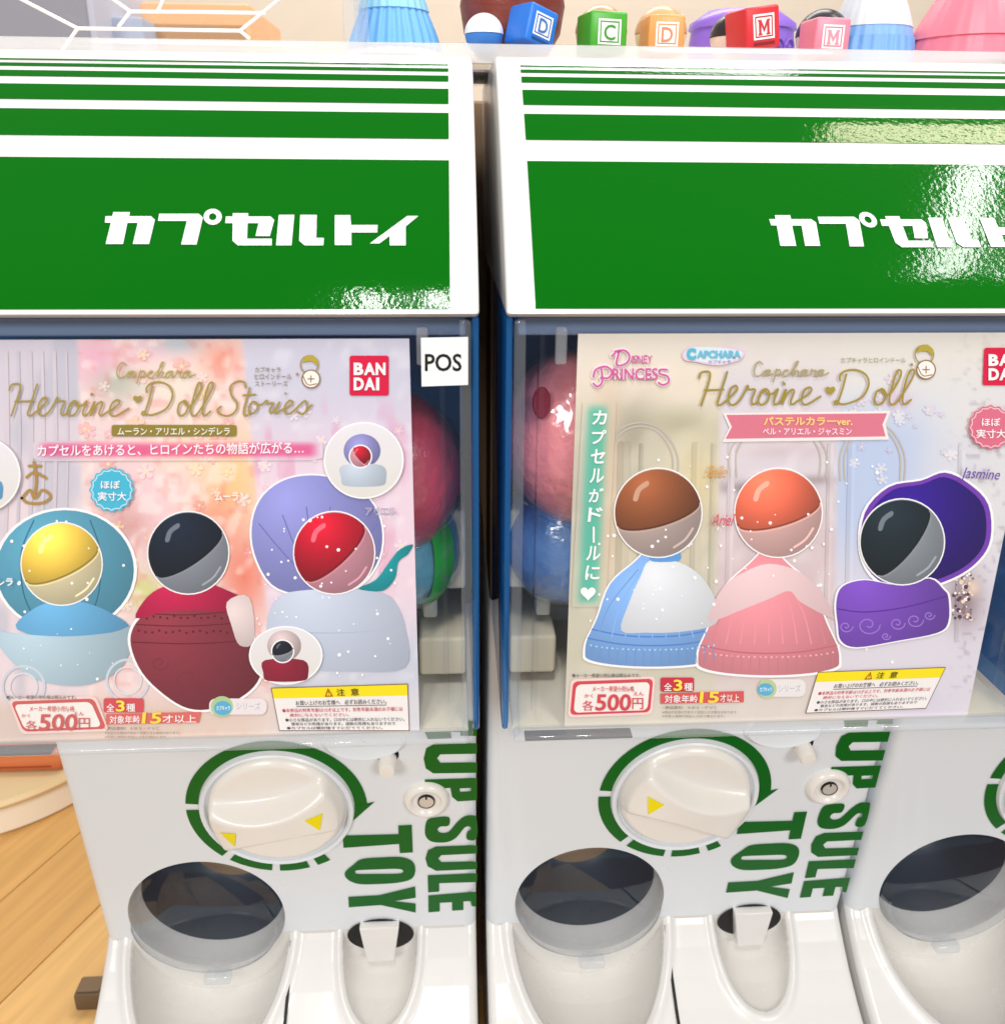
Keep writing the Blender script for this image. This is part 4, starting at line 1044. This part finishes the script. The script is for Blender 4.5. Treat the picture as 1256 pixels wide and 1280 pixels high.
I = Ink(on_poster, 2); bell(I, 815, 690, 822, 30, 84, (132, 176, 234), [(786, (84, 132, 206)), (797, (84, 132, 206))], 15)
I.poly(spline([(812, 700), (848, 702), (878, 722), (896, 756), (892, 780), (850, 789), (806, 790), (776, 787), (786, 752), (800, 720)], True, 4), sheen((228, 231, 236), 838, 740, 60, .88, 1.07), 7)
I.poly(spline([(816, 690), (846, 688), (848, 700), (814, 701)], True, 3), (98, 158, 224)); I.make('printed_bell', PB)
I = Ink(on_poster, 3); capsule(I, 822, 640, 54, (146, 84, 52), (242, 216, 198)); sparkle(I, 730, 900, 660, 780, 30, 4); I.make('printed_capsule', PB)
I = Ink(on_poster, 2); bell(I, 960, 690, 832, 30, 88, (232, 146, 156), [(806, (204, 104, 120))], 15)
I.poly(spline([(930, 714), (960, 704), (994, 712), (1022, 734), (1040, 766), (1038, 772), (1000, 752), (986, 738), (960, 748), (930, 760), (886, 776), (892, 752), (906, 730)], True, 4), sheen((238, 206, 208), 966, 730, 70, .9, 1.06), 7); I.make('printed_bell', PB)
I = Ink(on_poster, 3); capsule(I, 972, 640, 54, (232, 110, 82), (248, 222, 204)); sparkle(I, 900, 1040, 640, 720, 18, 5); I.make('printed_capsule', PB)
I = Ink(on_poster, 2); sp = [(1150, 600), (1180, 590), (1210, 604), (1234, 630), (1237, 672), (1222, 700), (1190, 722), (1140, 736), (1096, 724), (1076, 690), (1080, 640), (1110, 608)]
c0 = np.mean(sp, 0); I.poly(spline([tuple(c0+(np.array(p)-c0)*1.04) for p in sp], True, 4), WH); I.poly(spline(sp, True, 4), (118, 62, 176)); I.poly(spline([tuple(c0+(np.array(p)-c0)*.92) for p in sp], True, 4), sheen((50, 20, 136), 1160, 660, 80, .6, 1.2), 8); I.make('printed_shell', PB)
I = Ink(on_poster, 3); bx = [(1044, 752), (1052, 732), (1080, 724), (1120, 730), (1160, 722), (1178, 736), (1184, 746), (1184, 776), (1170, 790), (1120, 800), (1070, 808), (1050, 800), (1046, 780)]
c0 = np.mean(bx, 0); I.poly(spline([tuple(c0+(np.array(p)-c0)*1.035) for p in bx], True, 4), WH); I.poly(spline(bx, True, 4), sheen((122, 76, 186), 1106, 758, 80, .75, 1.15), 7); I.stroke([(1046, 760), (1080, 764), (1130, 758), (1182, 744)], 1.6, (88, 44, 150))
for cx, cy, r in ((1084, 780, 15), (1120, 778, 10), (1142, 774, 11), (1056, 782, 9), (1106, 794, 6), (1160, 768, 7)): I.stroke([(cx+r*(1-t/10)*math.cos(t), cy+r*(1-t/10)*.85*math.sin(t)) for t in np.arange(0, 9, .5)], 1.3, (164, 124, 212))
I.make('printed_box', PB)
I = Ink(on_poster, 1)
rs = np.random.RandomState(8)
for _ in range(60): I.ell(rs.uniform(1190, 1216), rs.uniform(715, 775), *(2*[rs.uniform(.8, 3)]), [(238, 214, 190), (250, 240, 236), (96, 62, 84), (150, 120, 120)][rs.randint(4)], n=8)
for _ in range(70): I.ell(rs.uniform(740, 1180), rs.uniform(560, 830), *(2*[rs.uniform(.8, 2.6)]), (255, 250, 244), n=8)
I.make('printed_gems', PB)
I = Ink(on_poster, 4); capsule(I, 1126, 676, 52, (26, 40, 48), (196, 134, 100)); I.make('printed_capsule', PB)
I = Ink(on_poster, 8)
I.text('Belle', 881, 580, 904, 595, (220, 160, 70), .004, .35); I.text('Ariel', 886, 640, 912, 655, (222, 84, 104), .004, .35); I.text('Jasmine', 1196, 582, 1243, 599, (110, 72, 170), .004, .35, .06)
I.make('name_lettering', PB)
price(PB, 716, 851, 816, 893, -4, (214, 74, 84)); ages(PB, 825, 846, 42, 104, (206, 52, 70), 0)
caution(PB, [(1022, 840), (1180, 834), (1156, 884), (1007, 890)])
I = Ink(on_poster, 3); I.text('●メーカー希望小売価格は税込みです。', 715, 841, 800, 846, (110, 104, 100), .01); I.poly(rrect(948, 848, 1006, 870, 8), (236, 230, 228)); I.ell(958, 860, 12, 12, (190, 206, 150)); I.ell(956, 861, 10, 8, (94, 176, 214)); I.text('カプキャラ', 949, 858, 964, 864, WH, .01); I.text('シリーズ', 972, 855, 1000, 864, (190, 190, 204), .01); I.make('series_mark', PB)

# ------------------------------------------------------------------ toys inside the windows
def wrapped_ball(name, px, py, Y, r, col, label, seed, squash=1.0, wrap=True, extra=None):
    c = at_y(px, py, Y); o = thing(name, W(c), label, 'toy', 'wrapped toys inside the windows')
    bm = bmesh.new(); bmesh.ops.create_icosphere(bm, subdivisions=5, radius=r*S)
    for v in bm.verts:
        d = v.co.normalized(); k = 1+.025*mnoise.noise(d*2.4+Vector((seed, 0, 0)))+.012*abs(mnoise.noise(d*7+Vector((0, seed, 0))))
        v.co = Vector((v.co.x*k, v.co.y*k, v.co.z*k*squash))
    me = bm_mesh(bm, ang=80)
    obj('shell', me, mat(name+label[:9], col, .3, .5, bump=.55, bscale=170, coat=.6), o)
    if wrap:
        bm = bmesh.new(); bmesh.ops.create_icosphere(bm, subdivisions=5, radius=r*S*1.035)
        for v in bm.verts:
            d = v.co.normalized(); k = 1+.05*abs(mnoise.noise(d*5+Vector((seed, 3, 0))))+.03*abs(mnoise.noise(d*13+Vector((0, seed, 0))))
            v.co = Vector((v.co.x*k, v.co.y*k, v.co.z*k*squash))
        obj('film_wrap', bm_mesh(bm, ang=80), clear('wrapping_film', (.97, .97, .97), rough=.035, ior=1.7, body=.05, bodycol=(.9, .9, .92)), o)
    return o
wrapped_ball('toy_ball', 486, 590, .175, .126, (196, 34, 72), 'dark red wrapped toy beside poster in left window', 1.3, 1.16)
tb = wrapped_ball('toy_ball', 488, 672, .245, .138, (90, 176, 200), 'teal and green wrapped toy below the dark red one', 4.1, 1.0)
# green stripe round the teal toy
G = []
for a in np.linspace(-.75, .75, 24):
    G.append([tuple(Vector((math.sin(.80+b)*math.cos(a), -math.cos(.80+b)*math.cos(a), math.sin(a))).normalized()*.138*S*1.06) for b in (-.17, -.08, .0, .08, .17)])
vs, fs = grid_mesh(G); obj('green_stripe', mesh(vs, fs, True), mat('green_toy_plastic', (40, 186, 70), .3, .5), tb)
pk = wrapped_ball('toy_ball', 722, 545, .18, .130, (244, 136, 144), 'salmon pink wrapped toy at top left of middle window', 7.7, 1.2)
dimp = lathe([(.0002, .0), (.004, .0005), (.0045, -.001)], 20); dimp.transform(Matrix.Scale(1.8, 4, (0, 1, 0))); dimp.transform(Matrix.Rotation(math.radians(90), 4, 'X'))
dd = obj('vent_hole', dimp, mat('deep_pink_plastic', (120, 24, 50), .5, .3), pk); dd.location = at_y(677, 504, .18-.112)*S-at_y(722, 545, .18)*S
wrapped_ball('toy_ball', 708, 668, .25, .125, (96, 154, 224), 'blue film-wrapped toy under the salmon pink one', 9.2, 1.05)

# ------------------------------------------------------------------ display tray on top of the machines
TZ = .400
tr = thing('acrylic_display_tray', (0.06, .15, Z0+TZ*S), 'clear acrylic tray along the top holding the small toys', 'display tray')
def tpart(name, x0, x1, y0, y1, z0, z1, material, bev=.002):
    me = box(x0*S, x1*S, y0*S, y1*S, z0*S+Z0, z1*S+Z0, bev*S, 2); me.transform(Matrix.Translation(-tr.location)); return obj(name, me, material, tr)
tpart('tray_base', -1.35, 1.6, .47, 1.05, TZ-.012, TZ-.001, CLEAR)
tpart('front_rail', -1.35, 1.6, .452, .468, TZ-.022, TZ+.012, clear('frosted_acrylic_edge', (.95, .95, .95), body=.45, bodycol=(.9, .87, .86), rough=.08), .004)
tpart('front_wall', -.22, 1.6, .456, .462, TZ+.0125, TZ+.075, CLEAR, 0)
tpart('back_wall', -1.35, 1.6, 1.052, 1.06, TZ-.01, TZ+.5, CLEAR, 0)
tpart('end_wall', -.232, -.224, .47, 1.05, TZ, TZ+.3, EDGE)
tpart('end_post', -.25, -.205, .456, .466, TZ+.0125, TZ+.3, EDGE, .003)
tpart('riser_foot', -1.3, 1.55, .70, .98, .3918, TZ-.0125, mat('white_foam_riser', (226, 222, 218), .6, .3), 0)
# bright ribs of the empty end
RIBY = .9
def rib(pts): 
    me = tube([tuple(Vector(W(at_y(a, b, RIBY)))-tr.location) for a, b in pts], .0012); obj('clear_rib', me, mat('frosted_rib_plastic', (246, 240, 236), .3, .5), tr)
for p in ([(10, -10), (97, 35)], [(97, 35), (200, 36.5), (300, 38)], [(97, 35), (78, 62)], [(132, -8), (163, 14)], [(163, 14), (250, 14.5), (332, 16)], [(163, 14), (148, 33)], [(208, -10), (196, 16)], [(300, 38), (352, -4)], [(300, 38), (312, 48)]): rib(p)

def letter_block(px, py, Y, size, col, letter, lcol, label, rot=(0, 0, 0), frame=(250, 248, 246)):
    c = at_y(px, py, Y); c = np.array([c[0], Y, TZ+.0005+size*.5 if rot[0] == 0 and rot[1] == 0 else TZ+.002+size*.66])
    o = thing('letter_block', W(c), label, 'toy block', 'letter blocks lined up in the clear tray'); o.rotation_euler = rot
    h = size*S/2
    obj('cube', box(-h, h, -h, h, -h, h, h*.16, 3), mat('block_'+label[:12], col, .35, .5), o)
    k = h*.62
    V = [(-k, -h-.0003, -k*.9), (k, -h-.0003, -k*.9), (k, -h-.0003, k), (-k, -h-.0003, k)]; q = .86; q2 = .74
    def ring(a, b, off):
        o_ = [(x*a, -h-off, z*a) for x, _, z in V]; i_ = [(x*b, -h-off, z*b) for x, _, z in V]
        return mesh(o_+i_, [(i, (i+1) % 4, 4+(i+1) % 4, 4+i) for i in range(4)])
    obj('letter_frame', ring(1, .84, .0003), mat('block_frame_paint', frame, .4, .4), o)
    obj('letter_field', mesh([(x*.72, -h-.0003, z*.72) for x, _, z in V], [(0, 1, 2, 3)]), mat('block_frame_paint', frame, .4, .4), o)
    Vt, T = text_shape(letter, .012) if letter != 'M' else fill([[(0, 0), (.34, 0), (.34, .1), (.26, .1), (.26, .66), (.5, .16), (.74, .66), (.74, .1), (.66, .1), (.66, 0), (1, 0), (1, .1), (.93, .1), (.93, .9), (1, .9), (1, 1), (.74, 1), (.5, .48), (.26, 1), (0, 1), (0, .9), (.07, .9), (.07, .1), (0, .1)]]); lo, hi = Vt.min(0), Vt.max(0); u = (Vt[:, 0]-lo[0])/(hi[0]-lo[0])-.5; v = (Vt[:, 1]-lo[1])/(hi[1]-lo[1])-.5
    lm = mesh([(a*k*(1.0 if letter != 'M' else 1.15), -h-.0006, b*k*1.15) for a, b in zip(u, v)], T); obj('letter', lm, mat('letter_'+label[:12], lcol, .4, .4), o)
    if rot[0] == 0: obj('name_strip', mesh([(-k, -h-.0003, -h*.82), (k, -h-.0003, -h*.82), (k, -h-.0003, -h*.68), (-k, -h-.0003, -h*.68)], [(0, 1, 2, 3)]), mat('strip_'+label[:12], tuple(np.array(col)*.6), .4, .4), o)
    return c
BY = .52
letter_block(752, 36, BY, .074, (70, 170, 40), 'C', (70, 150, 50), 'green toy block with white framed letter C', (0, 0, math.radians(14)))
letter_block(827, 38, BY, .070, (246, 160, 84), 'D', (226, 140, 90), 'orange toy block with white framed letter D', (0, 0, math.radians(4)))
letter_block(940, 36, BY, .074, (224, 44, 54), 'M', (206, 50, 60), 'red toy block with letter M, tipped to one side', (0, math.radians(-9), math.radians(16)))
letter_block(1030, 42, BY, .070, (244, 138, 160), 'M', (238, 150, 172), 'pink toy block with pale letter M', (0, 0, math.radians(6)))
letter_block(664, 30, BY, .068, (36, 122, 226), 'D', (60, 120, 200), 'blue toy block tilted against the brown pot', (0, math.radians(14), math.radians(34)))
# plain ball-topped capsules standing behind the blocks
def ball_capsule(px, Y, r, top, low, label):
    c = at_y(px, 20, Y); o = thing('ball_capsule', W((c[0], Y, TZ)), label, 'toy capsule', 'plain ball capsules behind the letter blocks')
    R = r*S
    obj('lower_half', lathe([(R*math.cos(a), R+R*math.sin(a)) for a in np.linspace(-math.pi/2+.02, 0, 14)], 32), mat('cap_low_'+label[:10], low, .3, .5), o)
    obj('upper_half', lathe([(R*1.03*math.cos(a), R*1.02+R*1.03*math.sin(a)) for a in np.linspace(0, math.pi/2-.02, 14)], 32), mat('cap_top_'+label[:10], top, .3, .5), o)
ball_capsule(752, .60, .050, (196, 150, 110), (240, 222, 190), 'tan and cream ball capsule behind the green block')
ball_capsule(827, .60, .050, (214, 170, 120), (246, 230, 176), 'sandy and cream ball capsule behind the orange block')
ball_capsule(918, .585, .044, (40, 34, 38), (236, 214, 200), 'black and cream ball capsule beside the red block')
ball_capsule(1030, .60, .050, (44, 38, 40), (242, 216, 198), 'black and cream ball capsule behind the pink block')
ball_capsule(605, .53, .036, (246, 246, 246), (60, 130, 214), 'small white and blue ball capsule left of the blue block')
# pleated bell toys
def bell_toy(px, Y, rb, h, tiers, label, pleats=26, cap=(220, 226, 234)):
    c = at_y(px, 40, Y); o = thing('bell_toy', W((c[0], Y, TZ)), label, 'toy', 'bell-shaped toys in the clear tray')
    for i, (z0, z1, r0, r1, col, amp) in enumerate(tiers):
        pr = [(r0*.9*S, z0*S), (r0*S, (z0+.003)*S)]
        for t in np.linspace(.1, 1, 9): pr.append(((r0+(r1-r0)*t**1.25)*S, (z0+(z1-z0)*t)*S))
        pr.append((r1*.6*S, z1*S))
        obj('skirt_tier', lathe(pr, pleats*6, lambda a, z, amp=amp: 1+amp*math.sin(pleats*a)), mat('tier_%s_%d' % (label[:14], i), col, .4, .4), o)
    z1, r1 = tiers[-1][1], tiers[-1][3]
    obj('top_knob', lathe([(r1*.62*S*math.cos(a), (z1+.05+.06*math.sin(a))*S) for a in np.linspace(-1.2, 1.5, 14)], 32), mat('knob_'+label[:14], cap, .4, .4), o)
bell_toy(493, .60, .085, .2, [(0, .022, .086, .082, (236, 236, 240), .05), (.012, .088, .090, .062, (112, 180, 240), .035), (.080, .17, .068, .03, (150, 208, 240), .02)], 'light blue pleated bell toy with white hem at left of tray')
bell_toy(1088, .66, .085, .2, [(0, .055, .092, .086, (116, 168, 232), .02), (.050, .075, .084, .078, (128, 176, 236), .01), (.072, .19, .080, .03, (226, 230, 236), .006)], 'blue and white bell toy behind the pink block')
bell_toy(1214, .62, .11, .2, [(0, .050, .130, .112, (238, 126, 146), .006), (.048, .17, .116, .05, (242, 132, 150), .006), (.16, .24, .06, .02, (246, 196, 204), .0)], 'pink tiered bell toy at right end of tray')
# brown pot
c = at_y(640, 30, .63); po = thing('round_pot_toy', W((c[0], .63, TZ)), 'round reddish brown pot toy behind the blue block', 'toy')
obj('pot_body', lathe([(.03*S, 0), (.07*S, .006*S), (.096*S, .05*S), (.104*S, .10*S), (.096*S, .15*S), (.07*S, .185*S), (.06*S, .19*S)], 56), mat('brown_pot_plastic', (128, 52, 40), .35, .5, bump=.3, bscale=200), po)
obj('pot_lid', lathe([(.075*S, .188*S), (.08*S, .196*S), (.06*S, .22*S), (.01*S, .235*S)], 48), mat('brown_pot_plastic', (128, 52, 40)), po)
# purple carved box
c = at_y(928, 30, .80); pu = thing('oval_box_toy', W((c[0], .80, TZ)), 'purple oval box toy with carved swirls behind the red block', 'toy')
me = lathe([(.10*S, 0), (.112*S, .006*S), (.116*S, .05*S), (.112*S, .085*S), (.118*S, .088*S), (.116*S, .10*S), (.08*S, .125*S), (.02*S, .13*S)], 64); me.transform(Matrix.Scale(.8, 4, (0, 1, 0)))
obj('box_body', me, mat('purple_toy_plastic', (146, 104, 210), .35, .5), pu)
for a0, r in ((-2.2, .026), (-1.85, .020), (-1.5, .026), (-1.1, .022), (-.75, .024)):
    pts = []
    for t in np.arange(0, 9, .4):
        rr = r*(1-t/10); a = a0+rr*math.cos(t)/.115; pts.append((.1185*S*math.cos(a), .1185*.8*S*math.sin(a), (.045+rr*math.sin(t))*S))
    obj('carved_swirl', tube(pts, .0008, 6), mat('purple_toy_plastic', (146, 104, 210)), pu)

# ------------------------------------------------------------------ things behind and beside the machines
bw = obj('back_wall', box(-1.8, 1.8, 2.2, 2.25, 0, 2.4), mat('cream_wall_paint', (228, 214, 196), .7, .2, noise=.05)); bw['kind'] = 'structure'
def carton(name, px0, px1, py0, py1, Y, col, label, cat):
    a = at_y(px0, py1, Y); b = at_y(px1, py0, Y); o = thing(name, W(((a[0]+b[0])/2, Y+.4, -Z0/S)), label, cat)
    x0, x1, y0 = a[0]*S, b[0]*S, Y*S
    me = box(x0, x1, y0, y0+.25, 0, b[2]*S+Z0, .006, 2); me.transform(Matrix.Translation(-o.location)); obj('body', me, mat(name+'_'+label[:8], col, .5, .3, noise=.08), o)
    me = box(x0+.01, x1-.01, y0-.004, y0-.0005, b[2]*S+Z0-.10, b[2]*S+Z0-.03, .001, 1); me.transform(Matrix.Translation(-o.location)); obj('handle_slot', me, mat(name+'_slot', tuple(np.array(col)*.8), .5, .3), o)
carton('storage_cabinet', -160, 112, -40, 70, 3.2, (192, 192, 206), 'pale grey cabinet blurred behind the top left tray', 'cabinet')
carton('shop_display_case', 180, 312, 4, 70, 3.6, (244, 190, 140), 'peach display case blurred behind the clear tray', 'display case')
carton('shop_counter', 118, 178, 20, 70, 3.4, (176, 186, 206), 'grey blue counter blurred beside the peach display case', 'counter')
# round white stool with orange cushion, left of the machines
a = at_z(0, 1042, -Z0/S); cx, cy = (a[0]-.28)*S, (a[1]+.62)*S
stl = thing('round_stool', (cx, cy, 0), 'low round cream pedestal on the wood floor left of the machines', 'pedestal')
obj('pedestal_base', lathe([(.205, 0), (.21, .004), (.21, .040), (.19, .043)], 72), mat('cream_laminate', (240, 230, 212), .4, .4), stl)
obj('pedestal_top', lathe([(.20, .0435), (.216, .045), (.218, .050), (.214, .056), (.05, .057)], 72), mat('tan_wood_top', (222, 196, 150), .4, .4, noise=.1), stl)
pp = at_z(10, 968, (.0574-Z0)/S)*S
cu = thing('orange_pouch', (pp[0], pp[1]+.03, .0574), 'orange brown pouch lying on the round pedestal', 'pouch')
me = box(-.12, .075, -.03, .03, 0, .022, .010, 4); obj('pouch_body', me, mat('orange_fabric', (200, 112, 66), .7, .2, bump=.4, bscale=300), cu)
obj('pouch_seam', box(-.10, .06, -.0312, -.0295, .010, .012, .0004, 1), mat('orange_seam', (150, 60, 30), .7, .2), cu)
a = at_z(112, 1262, -Z0/S)
ft = thing('rubber_block', (a[0]*S, a[1]*S+.01, 0), 'small dark brown block on the floor by the left machine', 'block')
obj('block_body', box(-.014, .016, -.012, .012, 0, .022, .003, 2), mat('dark_rubber', (112, 92, 70), .6, .3), ft); obj('block_cap', box(-.011, .013, -.009, .009, .0222, .025, .001, 1), mat('dark_rubber_cap', (124, 102, 78), .6, .3), ft)
